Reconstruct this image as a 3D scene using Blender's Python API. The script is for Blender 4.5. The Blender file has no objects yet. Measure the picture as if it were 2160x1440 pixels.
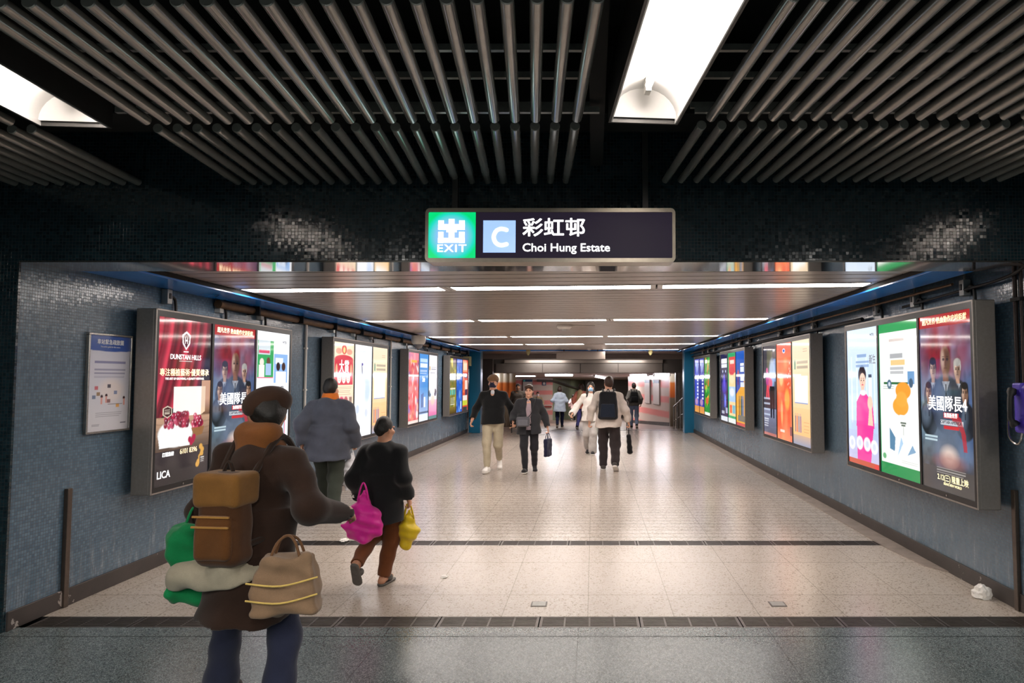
import bpy, bmesh, math, random
import numpy as np
from mathutils import Vector, Matrix
random.seed(7); np.random.seed(7)
C = bpy.context.scene.collection
PI = math.pi

# ------------------------------------------------------------------ tagging
def tag(o, label=None, cat=None, group=None, kind=None):
    if label: o['label'] = label
    if cat: o['category'] = cat
    if group: o['group'] = group
    if kind: o['kind'] = kind
    return o

def thing(name, label, cat, loc=(0, 0, 0), rz=0.0, group=None):
    o = bpy.data.objects.new(name, None); C.objects.link(o)
    o.location = loc; o.rotation_euler = (0, 0, rz)
    o.empty_display_size = .1
    return tag(o, label, cat, group)

def link(name, me, mat=None, parent=None, smooth=False):
    o = bpy.data.objects.new(name, me); C.objects.link(o)
    if mat is not None:
        for m in (mat if isinstance(mat, (list, tuple)) else [mat]): me.materials.append(m)
    if parent is not None: o.parent = parent
    if smooth: me.shade_smooth()
    return o

def copy_tree(o, parent=None):
    c = o.copy(); C.objects.link(c); c.parent = parent
    for ch in list(o.children): copy_tree(ch, c)
    return c

# ------------------------------------------------------------------ mesh builder
class MB:
    def __init__(s): s.v = []; s.f = []; s.m = []; s.mi = 0
    def add(s, vs, fs):
        b = len(s.v); s.v += [tuple(v) for v in vs]
        s.f += [tuple(i + b for i in f) for f in fs]; s.m += [s.mi] * len(fs)
        return s
    def box(s, x0, x1, y0, y1, z0, z1, c=0.0):
        if c <= 0:
            vs = [(x, y, z) for x in (x0, x1) for y in (y0, y1) for z in (z0, z1)]
            return s.add(vs, [(0, 1, 3, 2), (4, 6, 7, 5), (0, 4, 5, 1), (2, 3, 7, 6), (0, 2, 6, 4), (1, 5, 7, 3)])
        bm = bmesh.new()
        bmesh.ops.create_cube(bm, size=1, matrix=Matrix.Translation(((x0 + x1) / 2, (y0 + y1) / 2, (z0 + z1) / 2)) @ Matrix.Diagonal((abs(x1 - x0), abs(y1 - y0), abs(z1 - z0), 1)))
        bmesh.ops.bevel(bm, geom=bm.edges[:], offset=c, segments=2, affect='EDGES', profile=.5)
        bm.verts.index_update()
        s.add([v.co[:] for v in bm.verts], [[v.index for v in f.verts] for f in bm.faces]); bm.free()
        return s
    def quad(s, a, b, c, d): return s.add([a, b, c, d], [(0, 1, 2, 3)])
    def tube(s, pts, r, n=10, cap=True):
        pts = [Vector(p) for p in pts]; rs = r if isinstance(r, (list, tuple)) else [r] * len(pts)
        rings = []; ref = None
        for i, p in enumerate(pts):
            t = ((pts[min(i + 1, len(pts) - 1)] - pts[max(i - 1, 0)])).normalized()
            if ref is None: ref = Vector((0, 0, 1)) if abs(t.z) < .9 else Vector((1, 0, 0))
            a = t.cross(ref).normalized(); b = a.cross(t).normalized(); ref = b
            rings.append([p + (a * math.cos(2 * PI * k / n) + b * math.sin(2 * PI * k / n)) * rs[i] for k in range(n)])
        vs = [v for R in rings for v in R]; fs = []
        for i in range(len(pts) - 1):
            for k in range(n): fs.append((i * n + k, i * n + (k + 1) % n, (i + 1) * n + (k + 1) % n, (i + 1) * n + k))
        if cap: fs += [tuple(range(n - 1, -1, -1)), tuple((len(pts) - 1) * n + k for k in range(n))]
        return s.add(vs, fs)
    def lathe(s, prof, n=24, loc=(0, 0, 0), M=None):
        vs = []; fs = []
        for r, z in prof:
            for k in range(n): vs.append(Vector((r * math.cos(2 * PI * k / n), r * math.sin(2 * PI * k / n), z)))
        for i in range(len(prof) - 1):
            for k in range(n): fs.append((i * n + k, i * n + (k + 1) % n, (i + 1) * n + (k + 1) % n, (i + 1) * n + k))
        L = Vector(loc)
        return s.add([(M @ v if M else v) + L for v in vs], fs)
    def prism(s, poly, ax, lo, hi):
        def P(a, b, t): return {'x': (t, a, b), 'y': (a, t, b), 'z': (a, b, t)}[ax]
        n = len(poly); vs = [P(a, b, lo) for a, b in poly] + [P(a, b, hi) for a, b in poly]
        return s.add(vs, [tuple(range(n)), tuple(range(2 * n - 1, n - 1, -1))] + [(i, (i + 1) % n, n + (i + 1) % n, n + i) for i in range(n)])
    def build(s, name, mat=None, parent=None, smooth=False, fix=True):
        me = bpy.data.meshes.new(name); me.from_pydata(s.v, [], s.f)
        if len(set(s.m)) > 1: me.polygons.foreach_set('material_index', s.m)
        if fix:
            bm = bmesh.new(); bm.from_mesh(me); bmesh.ops.recalc_face_normals(bm, faces=bm.faces[:]); bm.to_mesh(me); bm.free()
        o = link(name, me, mat, parent)
        if smooth: me.shade_smooth(); me.set_sharp_from_angle(angle=math.radians(40))
        return o

def struct(name, mb, mat, smooth=False):
    return tag(mb.build(name, mat, None, smooth), kind='structure')

# ------------------------------------------------------------------ materials
def s2l(c):
    if isinstance(c, str): c = tuple(int(c[i:i + 2], 16) / 255 for i in (0, 2, 4))
    return tuple((x / 12.92 if x <= .04045 else ((x + .055) / 1.055) ** 2.4) for x in c[:3])

class NT:
    def __init__(s, name):
        s.mat = bpy.data.materials.new(name); s.mat.use_nodes = True
        s.t = s.mat.node_tree; s.p = s.t.nodes['Principled BSDF']
    def n(s, typ, **kw):
        q = s.t.nodes.new(typ)
        for k, v in kw.items():
            if k[0] == 'i' and k[1:].isdigit(): s.set(q.inputs[int(k[1:])], v)
            else: setattr(q, k, v)
        return q
    def set(s, inp, v):
        if hasattr(v, 'is_output'): s.t.links.new(v, inp)
        elif hasattr(v, 'outputs'): s.t.links.new(v.outputs[0], inp)
        else: inp.default_value = v
    def P(s, **kw):
        for k, v in kw.items(): s.set(s.p.inputs[k.replace('_', ' ')], v)
        return s
    def math(s, op, a, b=0.0, c=0.0): return s.n('ShaderNodeMath', operation=op, i0=a, i1=b, i2=c).outputs[0]
    def vmath(s, op, a, b=(0, 0, 0)): return s.n('ShaderNodeVectorMath', operation=op, i0=a, i1=b).outputs[0]
    def pos(s): return s.n('ShaderNodeNewGeometry').outputs['Position']
    def obj(s): return s.n('ShaderNodeTexCoord').outputs['Object']
    def sep(s, v): return s.n('ShaderNodeSeparateXYZ', i0=v).outputs
    def noise(s, vec, scale, detail=3, rough=.5):
        q = s.n('ShaderNodeTexNoise'); s.set(q.inputs['Vector'], vec)
        q.inputs['Scale'].default_value = scale; q.inputs['Detail'].default_value = detail; q.inputs['Roughness'].default_value = rough
        return q.outputs[0]
    def ramp(s, fac, stops):
        q = s.n('ShaderNodeValToRGB', i0=fac); e = q.color_ramp.elements
        while len(e) < len(stops): e.new(.5)
        for k, (p, c) in zip(e, stops): k.position = p; k.color = (*c, 1) if len(c) == 3 else c
        return q.outputs[0]
    def mix(s, fac, a, b):
        q = s.n('ShaderNodeMix', data_type='RGBA')
        s.set(q.inputs[0], fac); s.set(q.inputs[6], a if not isinstance(a, tuple) else (*a[:3], 1)); s.set(q.inputs[7], b if not isinstance(b, tuple) else (*b[:3], 1))
        return q.outputs[2]
    def bump(s, h, strength=.3, dist=.01, normal=None):
        q = s.n('ShaderNodeBump'); q.inputs['Strength'].default_value = strength; q.inputs['Distance'].default_value = dist
        s.set(q.inputs['Height'], h)
        if normal is not None: s.set(q.inputs['Normal'], normal)
        return q.outputs[0]

def plain(name, col, rough=.5, metal=0.0, var=.12, scale=30, bump=0.0, spec=.5):
    """procedural: base colour with a little noise variation"""
    m = NT(name); c = s2l(col)
    nz = m.noise(m.obj(), scale, 4, .6)
    col_ = m.ramp(nz, [(.3, tuple(x * (1 - var) for x in c)), (.7, tuple(min(1, x * (1 + var)) for x in c))])
    m.P(Base_Color=col_, Roughness=rough, Metallic=metal)
    m.p.inputs['Specular IOR Level'].default_value = spec
    if bump: m.P(Normal=m.bump(nz, bump, .01))
    return m.mat

def fabric(name, col, rough=.9, var=.18, scale=60):
    m = NT(name); c = s2l(col); o = m.obj()
    nz = m.noise(o, 9, 3, .6); fine = m.noise(o, scale * 6, 2, .5)
    k = m.math('ADD', m.math('MULTIPLY', nz, .6), m.math('MULTIPLY', fine, .4))
    m.P(Base_Color=m.ramp(k, [(.3, tuple(x * (1 - var) for x in c)), (.7, tuple(min(1, x * (1 + var)) for x in c))]), Roughness=rough)
    m.p.inputs['Specular IOR Level'].default_value = .25
    m.p.inputs['Sheen Weight'].default_value = .15
    m.P(Normal=m.bump(k, .25, .01))
    return m.mat

def glow(name, col, strength, base=(.8, .8, .8), rough=.4):
    m = NT(name); m.P(Base_Color=(*base, 1), Roughness=rough)
    m.p.inputs['Emission Color'].default_value = (*s2l(col), 1); m.p.inputs['Emission Strength'].default_value = strength
    return m.mat

def mosaic(name, ax, colA, colB, grout, size=.0225, rough=.18, tilt=.05, dirt=0.0, spec=.6):
    """small glazed tiles; ax = the two world axes the wall spans"""
    m = NT(name); p = m.pos(); X, Y, Z = m.sep(p)
    a = {'x': X, 'y': Y}[ax]
    u = m.math('DIVIDE', a, size); v = m.math('DIVIDE', Z, size)
    fu = m.math('FLOOR', u); fv = m.math('FLOOR', v)
    ident = m.n('ShaderNodeCombineXYZ', i0=fu, i1=fv, i2=0.0).outputs[0]
    wn = m.n('ShaderNodeTexWhiteNoise', noise_dimensions='3D'); m.set(wn.inputs['Vector'], ident)
    eu = m.math('ABSOLUTE', m.math('SUBTRACT', m.math('FRACT', u), .5)); ev = m.math('ABSOLUTE', m.math('SUBTRACT', m.math('FRACT', v), .5))
    edge = m.math('GREATER_THAN', m.math('MAXIMUM', eu, ev), .435)
    col = m.mix(wn.outputs[0], s2l(colA), s2l(colB))
    big = m.noise(p, 1.3, 5, .6)
    col = m.mix(m.math('MULTIPLY', big, .5), col, tuple(.75 * x for x in s2l(colA)))
    col = m.mix(edge, col, s2l(grout))
    rg = m.math('ADD', rough, m.math('MULTIPLY', edge, .5))
    if dirt:
        st = m.n('ShaderNodeMapping'); m.set(st.inputs[0], p); st.inputs['Scale'].default_value = (9, 9, 1.6)
        streak = m.noise(st.outputs[0], 1.6, 6, .7)
        low = m.math('SUBTRACT', 1.0, m.math('DIVIDE', Z, .75)); low = m.math('MAXIMUM', low, 0.0)
        f = m.math('MULTIPLY', m.math('SUBTRACT', m.math('ADD', streak, m.math('MULTIPLY', low, .22)), .60), 3.0)
        f = m.math('MULTIPLY', m.math('MAXIMUM', m.math('MINIMUM', f, 1.0), 0.0), dirt)
        col = m.mix(f, col, s2l('8f949a'))
        pale = m.math('MULTIPLY', m.math('SUBTRACT', m.noise(p, .55, 3, .5), .42), .8)
        pale = m.math('MAXIMUM', m.math('MINIMUM', pale, .4), 0.0)
        col = m.mix(pale, col, s2l('767d82'))
        rg = m.math('ADD', rg, m.math('MULTIPLY', f, .4))
    jit = m.vmath('MULTIPLY', m.vmath('SUBTRACT', wn.outputs[1], (.5, .5, .5)), (tilt, tilt, tilt))
    g = m.n('ShaderNodeNewGeometry').outputs['Normal']
    nrm = m.vmath('NORMALIZE', m.vmath('ADD', g, jit))
    m.P(Base_Color=col, Roughness=rg, Normal=m.bump(m.math('SUBTRACT', 1.0, edge), .35, .003, nrm))
    m.p.inputs['Specular IOR Level'].default_value = spec
    return m.mat

def terrazzo(name, base, dark, light, rough, sc, tile, joint, thr=.36, amt=.8, off=(0.0, 0.0), nrm=.02):
    m = NT(name); p = m.pos(); X, Y, Z = m.sep(p)
    vo = m.n('ShaderNodeTexVoronoi', feature='F1'); m.set(vo.inputs['Vector'], p); vo.inputs['Scale'].default_value = sc
    rnd = m.sep(vo.outputs['Color'])[0]
    vo2 = m.n('ShaderNodeTexVoronoi', feature='F1'); m.set(vo2.inputs['Vector'], p); vo2.inputs['Scale'].default_value = sc * 2.3
    rnd2 = m.sep(vo2.outputs['Color'])[1]
    col = m.mix(m.math('MULTIPLY', m.math('LESS_THAN', rnd, thr), amt), s2l(base), s2l(dark))
    col = m.mix(m.math('MULTIPLY', m.math('GREATER_THAN', rnd2, .72), amt), col, s2l(light))
    big = m.noise(p, .8, 4, .6)
    col = m.mix(m.math('MULTIPLY', m.math('SUBTRACT', big, .3), .12), col, tuple(.72 * x for x in s2l(base)))
    def line(a, size, o, w):
        fr = m.math('FRACT', m.math('DIVIDE', m.math('ADD', a, o + 400 * size), size))
        return m.math('GREATER_THAN', m.math('ABSOLUTE', m.math('SUBTRACT', fr, .5)), .5 - w / size / 2)
    j = m.math('MAXIMUM', m.math('MULTIPLY', line(X, tile[0], off[0], min(joint, .005)), .6), line(Y, tile[1], off[1], joint))
    tx = m.math('FLOOR', m.math('DIVIDE', m.math('ADD', X, off[0] + 400 * tile[0]), tile[0])); ty = m.math('FLOOR', m.math('DIVIDE', m.math('ADD', Y, off[1] + 400 * tile[1]), tile[1]))
    wn = m.n('ShaderNodeTexWhiteNoise', noise_dimensions='3D'); m.set(wn.inputs['Vector'], m.n('ShaderNodeCombineXYZ', i0=tx, i1=ty, i2=0.0))
    col = m.mix(m.math('MULTIPLY', wn.outputs[0], .16), col, tuple(.7 * x for x in s2l(base)))
    col = m.mix(m.math('MULTIPLY', j, .85), col, tuple(.12 * x for x in s2l(base)))
    rg = m.math('ADD', rough - .03, m.math('MULTIPLY', m.noise(p, 2.2, 4, .7), .06))
    m.P(Base_Color=col, Roughness=rg); m.set(m.p.inputs['Specular IOR Level'], m.math('MULTIPLY', m.math('SUBTRACT', 1.0, j), .5))
    m.P(Normal=m.bump(m.noise(p, 1.7, 2, .5), nrm, .02))
    return m.mat

M = {}
M['wallL'] = mosaic('blue grey mosaic', 'y', '4c667a', '637f94', '343f49', dirt=.4, rough=.2)
M['beam'] = mosaic('dark navy mosaic', 'x', '14272f', '223c45', '0a1013', rough=.15, tilt=.05, spec=.8)
M['skirt'] = None
M['grey_metal'] = plain('brushed grey metal', '8f8882', .34, .4, .08, 40)
M['dark_metal'] = plain('dark grey painted metal', '3b3937', .4, .3, .1, 30)
M['bezel'] = plain('black bezel', '1b1a1a', .35, .2, .1, 30)
M['steel'] = plain('stainless steel', 'a9a5a0', .25, .95, .05, 60)
M['tube'] = plain('grey enamelled tube', '9a958e', .17, .38, .06, 8)
M['black'] = plain('matt black', '0b0b0c', .8, 0, .2, 20)
M['void'] = plain('sooty black ceiling void', '14120f', .9, 0, .35, 3)
M['white_paint'] = plain('white enamel', 'd9d5ce', .35, 0, .03, 12)
M['blue_panel'] = plain('glossy blue panel', '2c84e0', .16, .0, .08, 2)
M['blue_column'] = plain('teal blue column', '14688c', .3, .1, .08, 2)
M['mirror_metal'] = plain('polished metal soffit', 'e8e4e0', .07, .95, .04, 1.5)
M['grey_plastic'] = plain('light grey plastic', 'b4b4b0', .45, 0, .05, 40)
M['black_rubber'] = plain('black rubber cable', '151515', .6, 0, .1, 40)
M['brown_pipe'] = plain('stained brown pipe', '6b5138', .55, .3, .35, 7)
M['galv'] = plain('galvanised conduit', '9b9a95', .4, .6, .1, 30)
M['concrete'] = plain('dusty cement gutter', '8c8078', .7, 0, .2, 6, .2)
M['grate'] = plain('worn iron grate', '57504c', .4, .7, .2, 15)
M['paper'] = plain('crumpled white paper', 'e8e4de', .8, 0, .05, 40)
HALL = 115.0; EXPO = 0.0; LINE = 28.0; LOW = 85.0
# ================================================================== SETTING
XL, XR = -3.84, 3.04          # corridor side walls
YB = 4.58                     # face of the tiled beam
YE = 22.1                     # far edge of the corridor floor
M['floor_beige'] = terrazzo('beige terrazzo', 'b4a79b', '81756a', 'c6bbb0', .26, 85, (.6, .93), .006, thr=.14, off=(.04, .23))
M['floor_strip'] = terrazzo('beige terrazzo strips', 'b9ada2', '94877b', 'c9beb4', .22, 60, (.62, .165), .012, thr=.3, off=(.04, 0))
M['floor_dark'] = terrazzo('teal grey terrazzo', '545f60', '3a4344', '8a9494', .25, 95, (1.25, 2.4), .01, thr=.45, off=(.10, .3))
def skirt_mat():
    m = NT('black skirting with chipped paint'); p = m.pos()
    a = m.noise(p, 7, 6, .65); b = m.noise(p, 1.3, 2, .5)
    chip = m.math('GREATER_THAN', m.math('ADD', a, m.math('MULTIPLY', b, .35)), .845)
    c = m.mix(m.noise(p, 5, 4, .6), s2l('2a2523'), s2l('4a423e'))
    m.P(Base_Color=m.mix(chip, c, s2l('a39a94')), Roughness=.5, Normal=m.bump(chip, .3, .004))
    return m.mat
M['skirt'] = skirt_mat()

b = MB(); b.quad((-8, -7, 0), (8, -7, 0), (8, 4.66, 0), (-8, 4.66, 0)); b.mi = 1
b.quad((-8, 4.868, 0), (8, 4.868, 0), (8, 6.905, 0), (-8, 6.905, 0)); b.mi = 2
b.quad((-8, 7.105, 0), (8, 7.105, 0), (8, YE, 0), (-8, YE, 0)); b.mi = 3
for y0, y1 in ((4.66, 4.868), (6.905, 7.105)):
    b.quad((-8, y0, -.12), (8, y0, -.12), (8, y1, -.12), (-8, y1, -.12))
    b.quad((-8, y0, -.12), (8, y0, -.12), (8, y0, 0), (-8, y0, 0)); b.quad((-8, y1, -.12), (8, y1, -.12), (8, y1, 0), (-8, y1, 0))
b.quad((-8, YE, 0), (8, YE, 0), (8, YE, -.3), (-8, YE, -.3))
fl = tag(b.build('floor', [M['floor_dark'], M['floor_beige'], M['floor_strip'], M['black']], fix=False), kind='structure')
# side walls with the mosaic, from the beam to the end of the passage
struct('wall_left', MB().box(XL - .25, XL, YB, 21.3, 0, 2.75), M['wallL'])
struct('wall_right', MB().box(XR, XR + .25, YB, 21.3, 0, 2.75), M['wallL'])
# the portal: the wall either side and the beam above, one tiled front
b = MB(); b.box(-8, XL, YB - .02, YB - .001, 0, 2.438); b.box(XR, 8, YB - .02, YB - .001, 0, 2.438); b.box(-8, 8, YB - .02, YB + .37, 2.438, 3.75)
struct('wall_front', b, M['beam'])
struct('trim_1', MB().box(XL, XR, YB - .018, YB + .372, 2.426, 2.437), M['mirror_metal'])
struct('baseboard_left', MB().box(XL, XL + .016, YB, 20.95, 0, .125, .004), M['skirt'])
struct('baseboard_right', MB().box(XR - .016, XR, YB, 20.95, 0, .125, .004), M['skirt'])
b = MB(); b.box(XR - .19, XR - .016, 6.75, 20.9, 0, .012); b.prism([(XR - .016, 5.95), (XR - .016, 6.75), (XR - .19, 6.75), (XR - .13, 6.15)], 'z', 0, .011)
struct('trim_2', b, M['concrete'])
struct('trim_3', MB().box(XL + .016, XL + .15, 7.3, 20.9, 0, .012), M['concrete'])
# near hall: dark void over the tubes, walls out of sight behind the camera
b = MB(); b.quad((-8, -7, 3.75), (8, -7, 3.75), (8, YB, 3.75), (-8, YB, 3.75))
struct('ceiling', b, M['void'])
b = MB(); b.quad((-8, -7, 0), (-8, YB, 0), (-8, YB, 3.75), (-8, -7, 3.75)); b.quad((8, -7, 0), (8, YB, 0), (8, YB, 3.75), (8, -7, 3.75)); b.quad((-8, -7, 0), (8, -7, 0), (8, -7, 3.75), (-8, -7, 3.75))
struct('wall_back', b, M['beam'])
# ducts and steelwork up in the void
b = MB(); b.box(-8, 8, 3.95, 4.25, 3.2, 3.6); b.box(-8, 8, 1.2, 2.6, 3.35, 3.74); b.box(-.02, .06, 1, 4.5, 3.06, 3.14)
struct('ceiling.001', b, M['void'])

# ---- slatted metal ceiling of the passage, slightly skewed in plan
XI0, XI1 = -3.40, 2.52; SK = -.075
STR = [(6.38, .13), (9.97, .14), (13.87, .16), (17.0, .18), (20.22, .1)]
def slat_mat():
    m = NT('perforated bronze grey slats'); p = m.pos(); X, Y, Z = m.sep(p)
    u = m.math('SUBTRACT', m.math('FRACT', m.math('DIVIDE', X, .012)), .5); v = m.math('SUBTRACT', m.math('FRACT', m.math('DIVIDE', Y, .012)), .5)
    hole = m.math('LESS_THAN', m.math('ADD', m.math('MULTIPLY', u, u), m.math('MULTIPLY', v, v)), .05)
    c = m.mix(m.noise(p, 2, 3, .5), s2l('b4a99f'), s2l('c0b5ab'))
    m.P(Base_Color=m.mix(m.math('MULTIPLY', hole, .6), c, s2l('3a3430')), Roughness=.28, Metallic=.3)
    return m.mat
M['slat'] = slat_mat()
b = MB(); y = 4.65; P_ = .222
edges = []
while y < 20.6:
    y0, y1 = y, y + P_ - .012
    for yc, hw in STR:
        if y0 < yc + hw and y1 > yc - hw:
            if y0 < yc - hw - .02: y1 = yc - hw
            elif y1 > yc + hw + .02: y0 = yc + hw
            else: y0 = y1 = None
            break
    if y0 is not None and y1 - y0 > .02:
        vs = []
        for x in (XI0, XI1):
            for yy, zz in ((y0, 2.515), (y0 + .008, 2.50), (y1 - .008, 2.50), (y1, 2.515)): vs.append((x, max(yy + SK * x, YB + .375), zz))
        b.add(vs, [(0, 1, 5, 4), (1, 2, 6, 5), (2, 3, 7, 6)])
    y += P_
struct('ceiling.002', b, M['slat'])
b = MB(); b.box(XL, XR, 4.9, 20.9, 2.60, 2.66); b.box(XI0 - .01, XI0 - .005, 4.9, 20.7, 2.45, 2.6); b.box(XI1 + .005, XI1 + .01, 4.9, 20.7, 2.45, 2.6)
struct('ceiling.003', b, M['black'])
# glossy blue soffits along both walls, blue columns and fascia at the far end
struct('trim_4', MB().box(XL + .02, XI0, YB + .37, 20.9, 2.447, 2.462, .003), M['blue_panel'])
struct('trim_5', MB().box(XI1, XR - .2, YB + .37, 20.9, 2.447, 2.462, .003), M['blue_panel'])
struct('trim_6', MB().box(XL, XR, 20.55, 20.9, 2.47, 2.6), M['blue_panel'])
struct('column_left', MB().box(-3.78, -3.43, 20.9, 21.3, 0, 2.62, .02), M['blue_column'])
struct('column_right', MB().box(2.75, 3.06, 20.9, 21.3, 0, 2.62, .02), M['blue_column'])
struct('trim_7', MB().box(-3.8, 3.1, 21.97, YE, -.02, .006, .003), M['steel'])

# ---- light lines between the slats
M["line_light"] = glow("lit diffuser warm white", "fff4ec", LINE)
names4 = ['closest to the exit sign', 'second from the exit sign', 'third from the exit sign', 'fourth from the exit sign', 'last before the blue fascia']
lamps = [(-3.36, -1.44), (-1.33, .53), (.64, 2.48)]
for i, (yc, hw) in enumerate(STR):
    for j, (x0, x1) in enumerate(lamps):
        if i == 4 and j < 2: continue
        if i == 3 and j == 1: x1 = .1
        if i >= 1: x0, x1 = max(x0 - .35, -3.36) if j else x0, (x1 - .35 if j < 2 else x1)
        t = thing('linear_ceiling_light', 'lit strip lamp in the line %s, %s' % (names4[i], ['on the notice board side', 'in the middle', 'on the payphone side'][j]), 'light', ((x0 + x1) / 2, yc + SK * (x0 + x1) / 2, 2.5), math.atan(SK), 'light lines across the passage ceiling')
        L = (x1 - x0) / 2
        MB().box(-L, L, -hw + .012, hw - .012, -.002, .012).build('diffuser', M['line_light'], t)
        [MB().box(a_, a_ + .05, -hw, hw, -.001, .05).build('end_cap', M['white_paint'], t) for a_ in (-L - .05, L)]
        MB().box(-L, L, -hw, -hw + .012, -.004, .05).box(-L, L, hw - .012, hw, -.004, .05).box(-L, L, -hw, hw, .05, .06).build('housing', M['dark_metal'], t)

# ---- drain gratings
def grate(name, y0, y1):
    t = thing(name, 'x', 'drain grate')
    w, d = .675, y1 - y0
    b = MB()
    for x0, x1 in ((0, .018), (w - .018, w)): b.box(x0, x1, 0, d, -.03, 0)
    b.box(.018, w - .018, 0, .016, -.03, 0); b.box(.018, w - .018, d - .016, d, -.03, 0)
    b.build('frame', M['grate'], t)
    b = MB(); k = 8
    for i in range(k):
        yy = .016 + (d - .032) * (i + .5) / k; b.box(.018, w - .018, yy - .0055, yy + .0055, -.028, -.002)
    for i in (1, 2, 3): b.box(w * i / 4 - .006, w * i / 4 + .006, .016, d - .016, -.028, -.001)
    b.build('bars', M['grate'], t)
    return t
ordn = ['first', 'second', 'third', 'fourth', 'fifth', 'sixth', 'seventh', 'eighth', 'ninth', 'tenth', 'eleventh', 'twelfth', 'thirteenth', 'fourteenth', 'fifteenth', 'sixteenth', 'seventeenth', 'eighteenth', 'nineteenth', 'twentieth', 'twenty-first', 'twenty-second']
for rowname, y0, y1, x0, n in (('drain beside the grey floor', 4.66, 4.868, -3.78, 10), ('drain between beige floors', 6.905, 7.105, -3.66, 10)):
    p0 = grate('drain_grate', y0, y1)
    for i in range(n):
        o = p0 if i == 0 else copy_tree(p0)
        o.location = (x0 + .683 * i, y0, -.001)
        tag(o, 'iron drain grate, %s from the notice board wall in the %s' % (ordn[i], rowname), 'drain grate', 'grates of the ' + rowname)
MB_ = MB

# ---- ceiling tubes of the near hall
def tube_thing(x, y0, y1, z, label, group):
    r = .0262; o = bpy.data.objects.new('ceiling_tube', TUBE[round(y1 - y0, 3)] if round(y1 - y0, 3) in TUBE else mk_tube(y1 - y0, r)); C.objects.link(o)
    o.location = (x, y0 - .015 * x, z); o.rotation_euler = (0, 0, TSK); return tag(o, label, 'ceiling tube', group)
TUBE = {}
def mk_tube(L, r):
    b = MB(); prof = [(0, 0), (r - .004, 0), (r, .004), (r, L - .004), (r - .004, L), (0, L)]
    b.lathe(prof, 24, M=Matrix.Rotation(-PI / 2, 3, 'X'))
    o = b.build('ceiling_tube', [M['tube']], smooth=True); me = o.data; bpy.data.objects.remove(o)
    TUBE[round(L, 3)] = me; return me
ZT = 2.938 + .026; PT = .1045; TSK = .088      # the hall's grid runs slightly askew to the passage
rows = [('row by beam', 3.512, 4.5), ('row overhead', 2.30, 3.412)]
for rn, y0, y1 in rows:
    back = 'beam' in rn
    sh = 0 if back else 1.112 * TSK
    xs = [((-.096 if back else -.084) + sh - PT * i, '%s from middle trough lamp toward the notice wall' % ordn[i]) for i in range(22)]
    nr = 22 if back else 16
    xs += [((.562 if back else .59) + sh + PT * i, '%s from middle trough lamp toward the payphone wall' % ordn[i]) for i in range(nr)]
    xs += [((-2.964 if back else -2.985) + sh - PT * i, '%s beyond the outer trough lamp' % ordn[i]) for i in range(9 if back else 1)]
    for x, lab in xs:
        tube_thing(x, y0, y1, ZT, 'grey ceiling tube in %s, %s' % (rn, lab), 'ceiling tubes of the near hall')
# carrier rails over the tubes
for i, (y, z, what) in enumerate(((3.46, 3.01, 'at the joint of the two tube rows'), (3.3, 3.12, 'above the far ends of the front tubes'), (3.1, 3.16, 'high above the front tubes'), (3.62, 3.10, 'just above the back tubes'))):
    for (x0, x1, sd) in ((-2.45, .03, 'notice wall'), (.52, 2.9, 'payphone')):
        o = MB().box(x0, x1, y - .012, y + .012, z, z + .03).build('carrier_rail', M['galv'])
        tag(o, 'thin carrier rail %s, on the %s side' % (what, sd), 'ceiling rail', 'carrier rails above the tubes')

# ---- trough lamps
M['reflector'] = plain('white enamel reflector', 'f2eeea', .4, 0, .02, 8)
M['fluoro'] = glow('lit fluorescent tube', 'fff6ee', 55.0)
def trough():
    t = thing('trough_lamp', 'x', 'light'); w, L = .165, 1.75
    b = MB()
    b.box(-w - .012, -w, -L, 0, 0, .24); b.box(w, w + .012, -L, 0, 0, .24); b.box(-w - .012, w + .012, -L, 0, .24, .252)
    b.box(-w - .012, w + .012, 0, .012, 0, .252); b.box(-w - .012, w + .012, -L - .012, -L, 0, .252)
    b.build('housing', M['dark_metal'], t)
    # curved reflector with rounded end walls
    b = MB(); n = 14
    ring = [(w * math.cos(PI * k / n), .022 + .15 * math.sin(PI * k / n)) for k in range(n + 1)]
    vs = []
    for yy in (-.012, -L + .012): vs += [(x, yy, z) for x, z in ring]
    fs = [(k, k + 1, n + 2 + k, n + 1 + k) for k in range(n)]
    b.add(vs, fs)
    b.add([(x, -.014, z) for x, z in ring], [tuple(range(n + 1))]); b.add([(x, -L + .014, z) for x, z in ring], [tuple(range(n + 1))])
    b.box(-w, -w + .006, -L, 0, .0, .024); b.box(w - .006, w, -L, 0, .0, .024)
    b.build('reflector', M['reflector'], t, smooth=True)
    b = MB().tube([(0, -.16, .125), (0, -L + .16, .125)], .016, 12); b.build('fluorescent_tube', M['fluoro'], t, smooth=True)
    for yy in (-.12, -L + .12): MB().box(-.014, .014, yy - .04, yy + .02, .10, .165, .003).build('lamp_holder', M['white_paint'], t)
    return t
t0 = trough()
for i, (x, y, lab) in enumerate(((.252, 3.40, 'bright fluorescent trough lamp overhead nearest the exit sign'), (-2.655, 3.45, 'bright fluorescent trough lamp overhead near the notice board wall'), (3.16, 3.40, 'bright fluorescent trough lamp overhead near the payphone wall'))):
    o = t0 if i == 0 else copy_tree(t0); o.location = (x, y, 2.935); o.rotation_euler = (0, 0, TSK); tag(o, lab, 'light', 'trough lamps of the near hall')

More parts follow.
